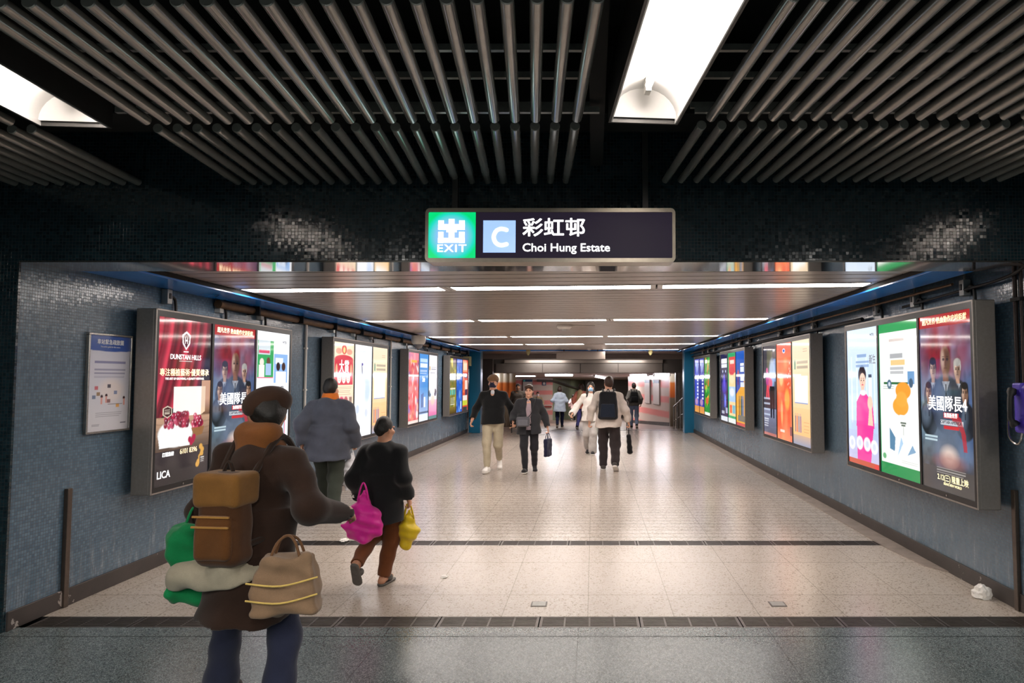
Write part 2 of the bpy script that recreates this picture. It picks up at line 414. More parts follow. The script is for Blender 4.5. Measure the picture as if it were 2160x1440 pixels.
# ================================================================== EXIT SIGN
M['sign_black'] = glow('backlit near black sign face', '241d2c', .9, (.01, .01, .012), .4); M['sign_black'].node_tree.nodes['Principled BSDF'].inputs['Specular IOR Level'].default_value = .12
M['sign_white'] = glow('backlit white sign lettering', 'ffffff', 1.5)
M['sign_blue'] = glow('backlit pale blue sign square', '94bcf8', 1.1)
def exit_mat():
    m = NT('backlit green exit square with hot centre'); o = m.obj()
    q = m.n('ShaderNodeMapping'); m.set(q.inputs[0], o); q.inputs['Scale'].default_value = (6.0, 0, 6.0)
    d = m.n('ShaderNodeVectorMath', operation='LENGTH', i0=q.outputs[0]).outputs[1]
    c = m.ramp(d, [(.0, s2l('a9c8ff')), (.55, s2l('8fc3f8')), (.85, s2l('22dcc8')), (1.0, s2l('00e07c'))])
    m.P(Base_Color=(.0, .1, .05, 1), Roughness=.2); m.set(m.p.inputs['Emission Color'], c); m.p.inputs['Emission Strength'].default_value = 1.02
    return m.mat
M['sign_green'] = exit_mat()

def text(body, size, loc, rot, mat, parent=None, name='lettering', align='CENTER', off=0.0, sx=1.0, ext=.0008, sp=1.0):
    cu = bpy.data.curves.new('t', 'FONT'); cu.body = body; cu.size = size; cu.align_x = align; cu.align_y = 'CENTER'
    cu.extrude = ext; cu.resolution_u = 3; cu.space_character = sp
    o = bpy.data.objects.new('t', cu); C.objects.link(o)
    dg = bpy.context.evaluated_depsgraph_get(); me = bpy.data.meshes.new_from_object(o.evaluated_get(dg))
    bpy.data.objects.remove(o); bpy.data.curves.remove(cu)
    me.name = name; me.materials.clear()
    if off:                                    # a bolder stroke: the same letters laid over themselves, slightly shifted
        bm = bmesh.new(); bm.from_mesh(me); base = me.copy()
        for k in range(8):
            n0 = len(bm.verts); bm.from_mesh(base); bm.verts.ensure_lookup_table()
            d = Vector((math.cos(k * PI / 4) * off, math.sin(k * PI / 4) * off, -.00006 * (k + 1)))
            for v in bm.verts[n0:]: v.co += d
        bm.to_mesh(me); bm.free(); bpy.data.meshes.remove(base)
    me.transform(Matrix.Translation(loc) @ Matrix(rot).to_4x4() @ Matrix.Diagonal((sx, 1, 1, 1)))
    return link(name, me, mat, parent)
FACE = ((1, 0, 0), (0, 0, -1), (0, 1, 0))      # text standing up, read from -Y
sg = thing('exit_sign', 'hanging backlit exit sign reading C Choi Hung Estate below the tubes', 'sign', (-.276, 4.35, 2.39))
W2, H_ = .799, .348
b = MB()
def rr(w, h, r, cx, cz):
    pts = []
    for qx, qz, a0 in ((1, 1, 0), (-1, 1, 90), (-1, -1, 180), (1, -1, 270)):
        for k in range(5):
            a = math.radians(a0 + 22.5 * k); pts.append((cx + qx * (w - r) + r * math.cos(a), cz + qz * (h - r) + r * math.sin(a)))
    return pts
o_, i_ = rr(W2, H_ / 2, .03, 0, H_ / 2), rr(W2 - .02, H_ / 2 - .026, .008, 0, H_ / 2)
n = len(o_)
for yy0, yy1 in ((-.006, .15),):
    vs = [(x, yy0, z) for x, z in o_] + [(x, yy1, z) for x, z in o_] + [(x, yy0, z) for x, z in i_] + [(x, yy0 + .012, z) for x, z in i_]
    fs = []
    for k in range(n):
        k2 = (k + 1) % n
        fs += [(k, k2, n + k2, n + k), (k, k2, 2 * n + k2, 2 * n + k), (2 * n + k, 2 * n + k2, 3 * n + k2, 3 * n + k)]
    fs.append(tuple(range(n, 2 * n)))
    b.add(vs, fs)
b.build('frame', plain('satin bronze sign frame', 'a39a8c', .3, .9, .06, 30), sg)
MB().box(-W2 + .02, W2 - .02, .004, .012, .026, H_ - .026).build('face', M['sign_black'], sg)
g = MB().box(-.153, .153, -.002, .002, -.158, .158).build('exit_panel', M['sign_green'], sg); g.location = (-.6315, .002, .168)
q = MB()
for (x0, x1, z0, z1) in ((172, 218, 175, 252), (340, 387, 175, 252), (172, 387, 205, 252), (256, 304, 163, 330), (172, 215, 268, 358), (340, 387, 268, 358), (172, 387, 318, 358), (218, 238, 240, 252), (238, 322, 252, 272)):
    sc = .305 / 386
    q.box((x0 - 280) * sc, (x1 - 280) * sc, -.0045, -.0025, (303 - z1) * sc, (303 - z0) * sc)
q.build('exit_pictogram', M['sign_white'], g)
text('EXIT', .068, (0.001, -.0036, -.0805), FACE, M['sign_white'], g, 'lettering', off=.0011, sx=1.25, sp=1.12)
q = MB().box(-.1035, .1035, -.002, .002, -.1035, .1035).build('letter_square', M['sign_blue'], sg); q.location = (-.326, .002, .166)
cpts = [(.034 + .0, .045), (.0, .052), (-.03, .040), (-.046, .012), (-.046, -.014), (-.03, -.042), (0, -.054), (.034, -.047)]
def smooth_path(p, n=5):
    out = []
    for i in range(len(p) - 1):
        p0, p1, p2, p3 = (np.array(p[max(i - 1, 0)]), np.array(p[i]), np.array(p[i + 1]), np.array(p[min(i + 2, len(p) - 1)]))
        for k in range(n):
            t = k / n; out.append(tuple(.5 * (2 * p1 + (p2 - p0) * t + (2 * p0 - 5 * p1 + 4 * p2 - p3) * t * t + (3 * p1 - p0 - 3 * p2 + p3) * t ** 3)))
    return out + [tuple(p[-1])]
cp = smooth_path(cpts)
pts = [np.array(p) + (.012, -.003) for p in cp]; w_ = .0125; left = []; right = []
for k, p_ in enumerate(pts):
    d_ = pts[min(k + 1, len(pts) - 1)] - pts[max(k - 1, 0)]; d_ = d_ / np.linalg.norm(d_); n_ = np.array((-d_[1], d_[0])); left.append(p_ + n_ * w_); right.append(p_ - n_ * w_)
cm = MB()
for k in range(len(pts) - 1): cm.quad(*[(q_[0], -.0032, q_[1]) for q_ in (left[k], left[k + 1], right[k + 1], right[k])])
for e_ in (pts[0], pts[-1]): cm.add([(e_[0] + w_ * math.cos(2 * PI * a / 16), -.0033, e_[1] + w_ * math.sin(2 * PI * a / 16)) for a in range(16)], [tuple(range(16))])
co_ = cm.build('lettering', M['sign_white'], q); bm = bmesh.new(); bm.from_mesh(co_.data); bmesh.ops.remove_doubles(bm, verts=bm.verts[:], dist=.0004); bm.to_mesh(co_.data); bm.free()
text('彩虹邨', .125, (-.180, .003, .2165), FACE, M['sign_white'], sg, 'lettering', 'LEFT', off=.0024, sx=1.08)
text('Choi Hung Estate', .0735, (-.180, .003, .093), FACE, M['sign_white'], sg, 'lettering', 'LEFT', off=.0013, sx=1.07)
for x in (-.623, .612): MB().box(x - .018, x + .018, .05, .09, H_ - .002, 1.2).build('hanger_post', M['dark_metal'], sg)
# ================================================================== LIGHTBOXES
class Pic:
    """a printed sheet: colours at the points of a fine grid (u right, v up, both 0..1)"""
    def __init__(s, w, h, bg):
        s.w, s.h = w, h
        s.V, s.U = np.mgrid[0:1:h * 1j, 0:1:w * 1j]
        s.a = np.ones((h, w, 3)) * np.array(s2l(bg))
    def put(s, mask, c, al=1.0):
        k = (np.clip(mask, 0, 1) * al)[..., None]; s.a = s.a * (1 - k) + np.array(s2l(c)) * k; return s
    def rect(s, u0, v0, u1, v1, c, al=1.0): return s.put((s.U >= u0) & (s.U <= u1) & (s.V >= v0) & (s.V <= v1), c, al)
    def ell(s, u, v, ru, rv, c, al=1.0, soft=.12, rot=0.0):
        du, dv = s.U - u, (s.V - v) * 1.78
        if rot: du, dv = du * math.cos(rot) + dv * math.sin(rot), -du * math.sin(rot) + dv * math.cos(rot)
        d = np.sqrt((du / ru) ** 2 + (dv / (rv * 1.78)) ** 2)
        return s.put((1 - d) / soft + .5, c, al)
    def poly(s, pts, c, al=1.0):
        ins = np.zeros_like(s.U, bool); n = len(pts)
        for i in range(n):
            (x0, y0), (x1, y1) = pts[i], pts[(i + 1) % n]
            if y0 == y1: continue
            cr = ((y0 > s.V) != (y1 > s.V)) & (s.U < (x1 - x0) * (s.V - y0) / (y1 - y0) + x0); ins ^= cr
        return s.put(ins.astype(float), c, al)
    def grad(s, v0, v1, c0, c1, u0=0, u1=1):
        t = np.clip((s.V - v0) / (v1 - v0), 0, 1)[..., None]
        m = ((s.V >= v0) & (s.V <= v1) & (s.U >= u0) & (s.U <= u1))[..., None]
        s.a = np.where(m, np.array(s2l(c0)) * (1 - t) + np.array(s2l(c1)) * t, s.a); return s
    def noise(s, sc, c, al, thr=0.0, seed=1):
        r = np.random.RandomState(seed); k = r.rand(sc + 2, sc + 2)
        x = s.U * sc; y = s.V * sc; i = x.astype(int); j = y.astype(int); fx, fy = x - i, y - j
        fx = fx * fx * (3 - 2 * fx); fy = fy * fy * (3 - 2 * fy)
        n = k[j, i] * (1 - fx) * (1 - fy) + k[j, i + 1] * fx * (1 - fy) + k[j + 1, i] * (1 - fx) * fy + k[j + 1, i + 1] * fx * fy
        return s.put(np.clip((n - thr) / (1 - thr), 0, 1), c, al)
    def lines(s, u0, u1, v, n, dv, c, th=.006, al=.8, seed=0):
        r = random.Random(seed)
        for i in range(n): s.rect(u0, v - i * dv - th / 2, u0 + (u1 - u0) * r.uniform(.8, 1), v - i * dv + th / 2, c, al)
        return s
    def bust(s, u, v, k, skin, coat, hair=None):
        s.ell(u, v - .16 * k, .19 * k, .11 * k, coat, 1, .1); s.ell(u - .07 * k, v - .13 * k, .1 * k, .07 * k, '8fa4c0', .35, .9)
        s.rect(u - .033 * k, v - .075 * k, u + .033 * k, v - .02 * k, skin); s.poly([(u - .05 * k, v - .075 * k), (u, v - .12 * k), (u + .05 * k, v - .075 * k)], 'c8ccd6', .7); s.rect(u - .01 * k, v - .15 * k, u + .01 * k, v - .085 * k, '1a1c24', .8)
        s.ell(u, v, .06 * k, .052 * k, skin, 1, .12); s.ell(u, v - .018 * k, .05 * k, .042 * k, skin, 1, .15); s.ell(u + .032 * k, v - .004 * k, .034 * k, .048 * k, '1a1414', .5, .7); s.ell(u - .035 * k, v + .006 * k, .022 * k, .035 * k, 'f0d4c0', .45, .9)
        for g in (-.024, .024):
            s.ell(u + g * k, v + .004 * k, .014 * k, .0055 * k, '1a1010', .85, .6); s.rect(u + (g - .016) * k, v + .012 * k, u + (g + .016) * k, v + .0155 * k, '2a1a14', .8)
        s.ell(u, v - .012 * k, .009 * k, .014 * k, '5a3a2c', .5, .8); s.rect(u - .02 * k, v - .0295 * k, u + .02 * k, v - .026 * k, '5a2a24', .8)
        if hair:
            s.ell(u, v + .042 * k, .062 * k, .022 * k, hair, 1, .25); s.ell(u - .056 * k, v + .02 * k, .01 * k, .024 * k, hair, 1, .3); s.ell(u + .056 * k, v + .02 * k, .01 * k, .024 * k, hair, 1, .3)
        return s
    def mesh(s, name, mat, parent, L, H, loc):
        h, w = s.h, s.w
        co = np.stack([s.U * L, np.zeros_like(s.U), s.V * H], -1).reshape(-1, 3).astype(np.float32)
        idx = np.arange(h * w).reshape(h, w)
        q = np.stack([idx[:-1, :-1], idx[:-1, 1:], idx[1:, 1:], idx[1:, :-1]], -1).reshape(-1, 4).astype(np.int32)
        me = bpy.data.meshes.new(name); me.vertices.add(len(co)); me.vertices.foreach_set('co', co.ravel())
        me.loops.add(q.size); me.loops.foreach_set('vertex_index', q.ravel()); me.polygons.add(len(q))
        me.polygons.foreach_set('loop_start', np.arange(0, q.size, 4, dtype=np.int32))
        at = me.color_attributes.new('print', 'FLOAT_COLOR', 'POINT')
        at.data.foreach_set('color', np.concatenate([s.a.reshape(-1, 3), np.ones((h * w, 1))], 1).astype(np.float32).ravel())
        me.update(); me.validate()
        o = link(name, me, mat, parent); o.location = loc; return o
def print_mat(name, strength, rough=.06):
    m = NT(name); a = m.n('ShaderNodeVertexColor'); a.layer_name = 'print'
    if strength:
        m.set(m.p.inputs['Emission Color'], a.outputs[0]); m.p.inputs['Emission Strength'].default_value = strength
        m.P(Base_Color=(.01, .01, .01, 1), Roughness=rough)
        m.mat.cycles.emission_sampling = 'FRONT'
    else: m.P(Base_Color=a.outputs[0], Roughness=.15)
    return m.mat
POST = 1.2
M['backlit'] = print_mat('backlit poster print', POST)
M['print'] = print_mat('printed notice', 0)
M['bl_white'] = glow('backlit white lettering', 'ffffff', POST); M['bl_gold'] = glow('backlit gold lettering', 'f3cf8a', POST)
M['bl_dark'] = glow('backlit dark lettering', '33363f', POST * .9, (.01, .01, .01)); M['bl_red'] = glow('backlit red lettering', 'd8383c', POST)
M['bl_yel'] = glow('backlit pale yellow lettering', 'f6e7a0', POST * .9); M['bl_grey'] = glow('backlit grey lettering', '6f737c', POST, (.01, .01, .01))
M['bl_orange'] = glow('backlit orange lettering', 'ee9a3a', POST); M['bl_blue'] = glow('backlit cyan lettering', '3fb6d8', POST)

N = (110, 190); NH = (150, 264); NF = (64, 112)
def p_cherry():
    p = Pic(*NH, '241a1f'); U, V = p.U, p.V
    for k, (x, wd, al) in enumerate(((.02, .09, .9), (.2, .06, .95), (.36, .05, .5), (.52, .07, .95), (.68, .05, .7), (.83, .06, .5))):
        c = x + .2 * np.clip(V - .75, 0, 1) - .75 * np.clip(.92 - V, 0, 1) ** 1.6
        m = np.exp(-((U - c) / wd) ** 2) * (V > .38 + .25 * U)
        p.put(m, ['c8324a', 'e2455c'][k % 2], al); p.put(np.exp(-((U - c - .045) / .02) ** 2) * (V > .38 + .25 * U), '40101c', .6)
    p.grad(.0, .22, '2c2628', '3c3335'); p.grad(.2, .40, '55473f', 'c9a184', 0, 1); p.put(np.clip((V - .38) * 8, 0, 1) * (V < .62) * (U > .82), 'd8a685', .9)
    p.put(((V > .2) & (V < .4) & (np.sin(V * 160 + np.sin(U * 9)) > .75)).astype(float), '7a5a45', .35)
    p.rect(.3, .40, .82, .585, 'fdfaf6'); p.poly([(.82, .40), (.9, .42), (.9, .585), (.82, .585)], 'f1d3b4')
    p.ell(.36, .30, .31, .085, 'fffdfb', 1, .1); p.poly([(.05, .3), (.08, .22), (.62, .215), (.66, .30)], 'fffdfb')
    r = random.Random(3)
    for i in range(70):
        u, v = r.uniform(.17, .58), r.uniform(.345, .415); p.ell(u, v, .032, .019, r.choice(['8e1836', 'b5284c', '6a1030', 'c64a6a']), 1, .3); p.ell(u - .008, v + .006, .008, .005, 'f0c0d0', .8, .4)
    for i in range(28):
        u, v = r.gauss(.76, .05), r.gauss(.345, .022); p.ell(u, v, .036, .021, r.choice(['a81e40', 'd04a6a', '7c1434']), 1, .3); p.ell(u - .008, v + .008, .009, .006, 'ffd8e0', .9, .4)
    p.poly([(.64, .32), (.9, .325), (.86, .275), (.7, .265)], '9a6a3c', .9)
    for u, v in ((.62, .25), (.68, .245), (.65, .232), (.7, .262)): p.ell(u, v, .034, .02, 'b5264a', 1, .3)
    p.poly([(.12, .455), (.2, .47), (.28, .455), (.28, .415), (.2, .395), (.12, .415)], 'e8d9c4', .9); p.poly([(.135, .452), (.2, .463), (.265, .452), (.265, .418), (.2, .402), (.135, .418)], '4a2a2c')
    p.lines(.15, .25, .445, 3, .011, 'e8d9c4', .006)
    for a in ((.84, .195), (.87, .175), (.86, .15), (.83, .13), (.80, .10), (.78, .085)): p.ell(*a, .035, .018, 'e0a850', 1, .3)
    p.rect(.82, .085, .93, .135, '3c3335'); p.rect(.825, .088, .925, .132, '4a4042'); p.lines(.84, .91, .123, 3, .012, 'f4f0ea', .005)
    # crest
    p.poly([(.42, .905), (.5, .93), (.58, .905), (.57, .85), (.5, .81), (.43, .85)], 'fff8f8'); p.poly([(.445, .898), (.5, .915), (.555, .898), (.547, .855), (.5, .826), (.453, .855)], '5a1a28'); p.rect(.47, .85, .485, .89, 'fff8f8'); p.rect(.515, .85, .53, .89, 'fff8f8'); p.rect(.485, .865, .515, .878, 'fff8f8'); p.rect(.45, .795, .55, .806, 'fff8f8')
    p.rect(.38, .738, .62, .742, 'f6e8e8')
    return p, [('DUNSTAN HILLS', .062, .5, .765, 'bl_white', 1.0), ('專注種植藝術·優質傳承', .068, .5, .668, 'bl_gold', 1.05), ('THE ART OF GROWING, A QUALITY HERITAGE.', .027, .5, .632, 'bl_white', 1), ('訂購熱線', .04, .23, .178, 'bl_white', 1), ('6101 8396', .064, .6, .182, 'bl_gold', .95), ('LICA', .085, .16, .062, 'bl_white', 1)]
def p_film():
    p = Pic(*NH, '32343f')
    p.grad(.0, .18, '3a3838', '474445'); p.grad(.18, .5, '3c3f46', '4b5a6c'); p.grad(.5, .94, '5f6f94', '5a4a66')
    p.ell(.5, .80, .42, .2, '9c1f2b', .95, .7); p.ell(.5, .93, .3, .1, 'b02a34', .8, .8); p.noise(9, '8fa6c8', .5, .45, 3); p.noise(7, '1c1c26', .5, .5, 5)
    p.ell(.1, .42, .2, .2, '7f9cae', .6, .9); p.ell(.9, .42, .2, .22, '4f6ea2', .6, .9)
    p.bust(.27, .69, 1.05, 'b8927c', '20242e', '2a2020'); p.bust(.74, .68, 1.0, 'c89a84', '2a2a34', 'b8b4b0'); p.bust(.17, .555, .95, 'a8826a', '1c2226', '2a2220'); p.bust(.86, .555, .95, 'b0846a', '20242c', '181414')
    p.bust(.52, .735, 1.55, '8a5c48', '2c3448', None); p.noise(23, '20242e', .35, .6, 11)
    p.ell(.55, .27, .3, .13, '7c8ca4', .55, .9); p.ell(.55, .2, .14, .05, 'f2dcd0', .9, 1.0); p.ell(.55, .17, .25, .04, 'a85a50', .6, 1.0)
    p.rect(0, .93, 1, 1, 'b5282c'); p.grad(.0, .13, '4a4644', '4c4848')
    p.rect(.46, .412, .74, .442, 'd8343a'); p.rect(.46, .352, .74, .372, 'd8343a'); p.rect(.4, .376, .82, .402, 'e4e8f0', .9)
    p.poly([(.62, .44), (.78, .42), (.86, .33), (.88, .24), (.82, .24), (.78, .34), (.7, .39), (.62, .40)], 'c03038', .8)
    p.lines(.3, .86, .128, 3, .012, 'b9b4b0', .004, .7); p.lines(.07, .34, .30, 2, .018, 'cfe6f0', .012, .9)
    return p, [('超凡世界 熱血動作史詩鉅獻', .056, .5, .963, 'bl_yel', 1.0), ('美國隊長4', .128, .53, .487, 'bl_white', 1.02), ('無畏新世界', .04, .6, .427, 'bl_white', 1.0), ('CAPTAIN AMERICA', .036, .6, .389, 'bl_dark', 1.0), ('2.12(三) 隆重上映', .06, .6, .075, 'bl_yel', 1.0), ('BRAVE NEW WORLD', .028, .6, .044, 'bl_yel', 1)]
def p_carers():
    p = Pic(*NH, 'f3f4f8')
    p.rect(.04, .64, .5, .93, '3aa35e'); p.rect(.06, .82, .40, .93, 'c8d4da'); p.rect(.07, .83, .38, .855, 'd44a6a'); p.ell(.16, .76, .06, .03, 'efe2d6', 1, .2); p.rect(.08, .64, .24, .74, 'f2ece4'); p.ell(.35, .77, .055, .03, '6a4a3c', 1, .2); p.rect(.27, .66, .43, .75, 'a8c2e6'); p.rect(.04, .635, .5, .645, 'e06a8c')
    p.rect(.52, .60, .94, .83, '8fb6e8'); p.rect(.56, .75, .8, .80, 'e8f0fb'); p.ell(.65, .73, .06, .035, '3a2a2c', 1, .2); p.ell(.82, .73, .06, .035, '4a3430', 1, .2); p.rect(.58, .60, .9, .69, 'f7f4f2')
    p.rect(.52, .16, .9, .43, 'e85a88'); p.rect(.54, .175, .88, .42, 'b4ccd6'); p.rect(.54, .3, .64, .4, '556068'); p.rect(.72, .2, .84, .36, 'e9e6f2'); p.rect(.74, .2, .8, .27, '4a4a9a'); p.rect(.84, .28, .88, .42, '4cb068'); p.rect(.58, .17, .82, .2, 'e2486e')
    p.rect(.05, .18, .46, .42, 'd8e6ee'); p.ell(.2, .3, .1, .08, 'd84a62', 1, .3); p.rect(.06, .18, .4, .24, 'd0405c')
    p.lines(.52, .9, .13, 1, .01, 'e08aa0', .008); p.rect(.30, .03, .95, .055, '6aa2b4'); p.rect(.4, .03, .55, .055, '58a068'); p.rect(.62, .03, .74, .055, 'e0a040'); p.rect(.74, .03, .84, .055, 'c84a6a')
    return p, [('MTR', .05, .83, .925, 'bl_grey', 1), ('乘心滿載', .10, .6, .535, 'bl_dark', .95), ('一直伴您同行', .048, .6, .475, 'bl_dark', 1)]
def p_prize():
    p = Pic(*N, 'f7e3c4'); p.grad(0, .28, 'ec8a4a', 'f0b070'); p.rect(.04, .57, .96, .83, 'd23a4c'); p.ell(.5, .83, .46, .045, 'd23a4c', 1, .1)
    for u in (.28, .5, .72): p.ell(u, .635, .095, .05, 'fbeee2', 1, .1); p.lines(u - .05, u + .05, .655, 3, .02, 'd23a4c', .006)
    p.ell(.5, .93, .12, .05, 'd8504c', 1, .2); p.ell(.24, .91, .15, .03, 'e39a84', .9, .3); p.ell(.76, .91, .15, .03, 'e39a84', .9, .3); p.ell(.5, .925, .06, .03, 'f7d890', 1, .2)
    p.ell(.14, .72, .05, .06, 'e8b48c', .9, .3); p.ell(.86, .72, .05, .06, 'e8b48c', .9, .3)
    p.lines(.06, .94, .545, 5, .018, 'a08070', .005, .7); p.rect(.1, .30, .95, .46, 'f6d6c8', .8); p.ell(.4, .39, .14, .06, 'd04a70', 1, .3); p.ell(.62, .40, .1, .05, 'b8465a', .9, .3); p.rect(.78, .37, .92, .44, '7a5a4a', .8); p.ell(.75, .32, .18, .035, 'fff4d8', .9, .6)
    p.rect(.1, .1, .6, .3, 'e26a42', .8); p.rect(.72, .12, .84, .2, 'c8ccd4'); p.lines(.15, .9, .24, 4, .035, 'b8502a', .008, .7); p.rect(0, 0, 1, .05, 'dfe6f2')
    return p, [('大賞', .2, .5, .745, 'bl_white', 1)]
def p_pale():
    p = Pic(*N, 'f2f5fb'); p.ell(.62, .55, .34, .17, 'd3e0f6', 1, .8); p.ell(.4, .5, .22, .16, 'f4f6fb', 1, .5); p.ell(.75, .48, .14, .1, 'c3d6f2', .8, .8); p.ell(.2, .30, .1, .05, 'c9d4ec', .9, .6); p.ell(.7, .25, .09, .05, 'cdd9f0', .9, .6); p.ell(.1, .75, .07, .06, 'd9e4f4', .8, .8)
    p.ell(.42, .74, .025, .07, '5a5a78', .9, .4, .2); p.ell(.44, .79, .05, .015, '5a54a0', 1, .3); p.lines(.3, .7, .93, 1, .02, 'c9ccda', .008)
    return p, []
def p_cream():
    p = Pic(*N, 'f6dcb4'); p.grad(0, .35, 'f1b878', 'f4cd98'); p.grad(.35, 1, 'f5d3a2', 'f8e4c8')
    p.rect(.12, .40, .86, .66, 'fdfdfd'); p.rect(.12, .395, .86, .405, '8fa0c8'); p.rect(.12, .72, .19, .80, '3f8a78'); p.rect(.14, .79, .17, .82, '2f6a58')
    p.lines(.26, .88, .79, 2, .05, '9a9080', .026, .75, 2); p.lines(.62, .86, .91, 2, .02, 'b49a80', .006)
    for u, c in ((.12, '5a4a8a'), (.22, 'd85a5a'), (.32, '4a6ab0'), (.42, '7a5aa0')): p.rect(u, .12, u + .05, .27, c, .85); p.rect(u + .015, .26, u + .035, .30, c, .85)
    p.grad(0, .09, '8a90a8', 'c8a890'); p.lines(.62, .92, .22, 4, .03, 'b48a5a', .006, .6)
    return p, []
def p_collage(seed, cols, bg, n=60, big=.12):
    p = Pic(*NF, bg); r = random.Random(seed)
    for i in range(n):
        u, v = r.random(), r.random(); p.ell(u, v, r.uniform(.03, big), r.uniform(.02, big * .6), r.choice(cols), r.uniform(.5, 1), .4, r.uniform(-1, 1))
    return p
def p_redparty():
    p = p_collage(4, ['d8344a', 'f3d4d0', 'b02038', 'f0f0f4', '7a6ab0', 'e88a70', 'f4b8a8', 'c84a58'], 'd86a70'); p.rect(0, .9, 1, 1, 'f09ab0', .6); p.rect(.3, .86, .8, .9, 'f2b050')
    p.ell(.55, .4, .12, .2, 'd02a34', .9, .5); p.rect(0, 0, 1, .04, 'f2d8d0'); p.rect(0, .66, 1, .69, 'fdfdfd', .8)
    return p, []
def p_bluesale():
    p = Pic(*NF, '4f92d8'); p.grad(0, .5, 'aebfe0', '5a9ada'); p.rect(.12, .88, .88, .93, 'b4d4f4'); p.rect(.12, .80, .88, .86, 'dfe9fa'); p.lines(.12, .88, .76, 3, .025, 'dfeafa', .008)
    p.rect(.28, .2, .36, .4, '44548c'); p.rect(.4, .2, .48, .42, '5a6aa4'); p.rect(.52, .2, .7, .36, 'e6ecf6'); p.rect(0, .11, 1, .14, '5a6a8a'); p.rect(0, 0, 1, .1, 'e4ecf6')
    return p, [('Sale', .16, .48, .62, 'bl_white', .9)]
def p_pinkhand():
    p = Pic(*NF, 'f0eef6'); p.grad(0, .3, 'e06aa8', 'f2b4c8'); p.rect(.08, .76, .2, .82, 'c8a05a'); p.lines(.3, .9, .81, 2, .03, '8a8a98', .015); p.lines(.2, .8, .72, 2, .03, '5a5a6a', .014)
    p.ell(.16, .40, .15, .055, '3a5a78', 1, .3); p.ell(.8, .41, .15, .06, '5a4a5a', 1, .3); p.ell(.45, .44, .3, .05, 'fbf6f2', 1, .6); p.ell(.5, .3, .25, .08, 'f0c8b0', .8, .6); p.rect(0, 0, 1, .05, '6a8a8a')
    return p, []
def p_olive():
    p = p_collage(8, ['b8a83a', '8a8a34', 'd8c860', '5a6a2a', '94783a'], '7f7a38', 40, .2); p.grad(.8, 1, '9a9a4a', '5a3a7a', .5, 1); p.rect(.1, .44, .9, .46, 'f0e8c8'); p.rect(.1, .34, .3, .43, '4ac0b8'); p.rect(.4, .34, .6, .43, '58c8c0'); p.rect(.7, .34, .9, .43, '4ab4b0'); p.lines(.15, .85, .28, 5, .028, 'e8e4d0', .012); p.grad(0, .12, '4a3a1a', '8a7430')
    p.rect(0, .64, .9, .67, 'ffffff', .9)
    return p, []
def p_blue():
    p = p_collage(9, ['2a62c8', '5a94e4', '1a3a8a', '8ab8f0'], '2f66cc', 40, .16); p.rect(.7, .05, .9, .2, 'e6eefc', .8)
    return p, []
def p_hot():
    p = Pic(*NF, 'd8482c'); p.rect(.1, .76, .9, .97, 'f09a72'); p.rect(.15, .8, .85, .94, 'f6d8b8'); p.rect(.4, .64, .9, .73, '3a4a7a'); p.ell(.6, .69, .15, .03, 'f0d0b0', 1, .3); p.rect(.1, .36, .4, .72, 'e8704a'); p.rect(.45, .4, .95, .6, 'f4d8c8'); p.rect(.5, .3, .95, .42, '4a2a4a'); p.rect(.05, .1, .95, .2, 'c8cc3a'); p.rect(.1, 0, .9, .08, '3a3a3a'); p.rect(.1, .2, .9, .3, 'f0e4d8')
    return p, []
def p_pinklady():
    p = Pic(*NH, 'cfe0f8'); p.grad(.2, 1, 'b6d2f4', 'dcebfc'); p.grad(0, .25, 'c0b8d8', 'b8c6ea')
    for u in (.12, .3, .62, .86): p.rect(u, .3, u + .05, .8, 'e6f1fd', .7)
    p.rect(.1, .2, 1, .32, 'b4c0e0', .5); p.ell(.5, .66, .13, .06, '2a1c24', 1, .2); p.ell(.5, .70, .08, .03, '2a1c24', 1, .2); p.ell(.51, .615, .1, .058, 'f6cdb8', 1, .12); p.ell(.47, .62, .014, .006, '2a1c24', 1, .4); p.ell(.55, .62, .014, .006, '2a1c24', 1, .4); p.rect(.48, .585, .54, .59, 'd8506a'); p.rect(.45, .632, .49, .635, '4a3434'); p.rect(.53, .632, .57, .635, '4a3434'); p.ell(.51, .603, .012, .01, 'e0a890', .8, .6); p.rect(.46, .52, .56, .58, 'f4c6b0')
    p.poly([(.28, .28), (.3, .46), (.45, .53), (.6, .53), (.82, .46), (.86, .28)], 'ea3f9c'); p.poly([(.3, .0), (.3, .3), (.84, .3), (.72, .0)], 'e83a98'); p.ell(.52, .53, .1, .02, 'fce8f0', 1, .3)
    p.rect(.7, .5, .8, .64, 'f2f5fa'); p.rect(.7, .64, .8, .665, '4a5468'); p.ell(.74, .46, .08, .05, 'f4ccb6', 1, .3); p.poly([(.66, .3), (.82, .3), (.78, .46), (.72, .46)], 'f2c8b4')
    for u, v in ((.12, .12), (.38, .13), (.62, .13), (.84, .12)): p.ell(u, v + .03, .11, .05, 'eef2fb', .9, .2); p.ell(u, v + .03, .05, .025, 'c8cede', .8, .3)
    p.rect(0, 0, 1, .035, 'c0503a'); p.rect(.84, 0, .96, .03, 'd83a3a'); p.lines(.34, .66, .80, 1, .03, '7a9ac8', .02); p.lines(.3, .74, .755, 2, .03, '86a2cc', .018)
    return p, [('MTR', .05, .84, .94, 'bl_grey', 1), ('新生', .1, .84, .765, 'bl_grey', .8)]
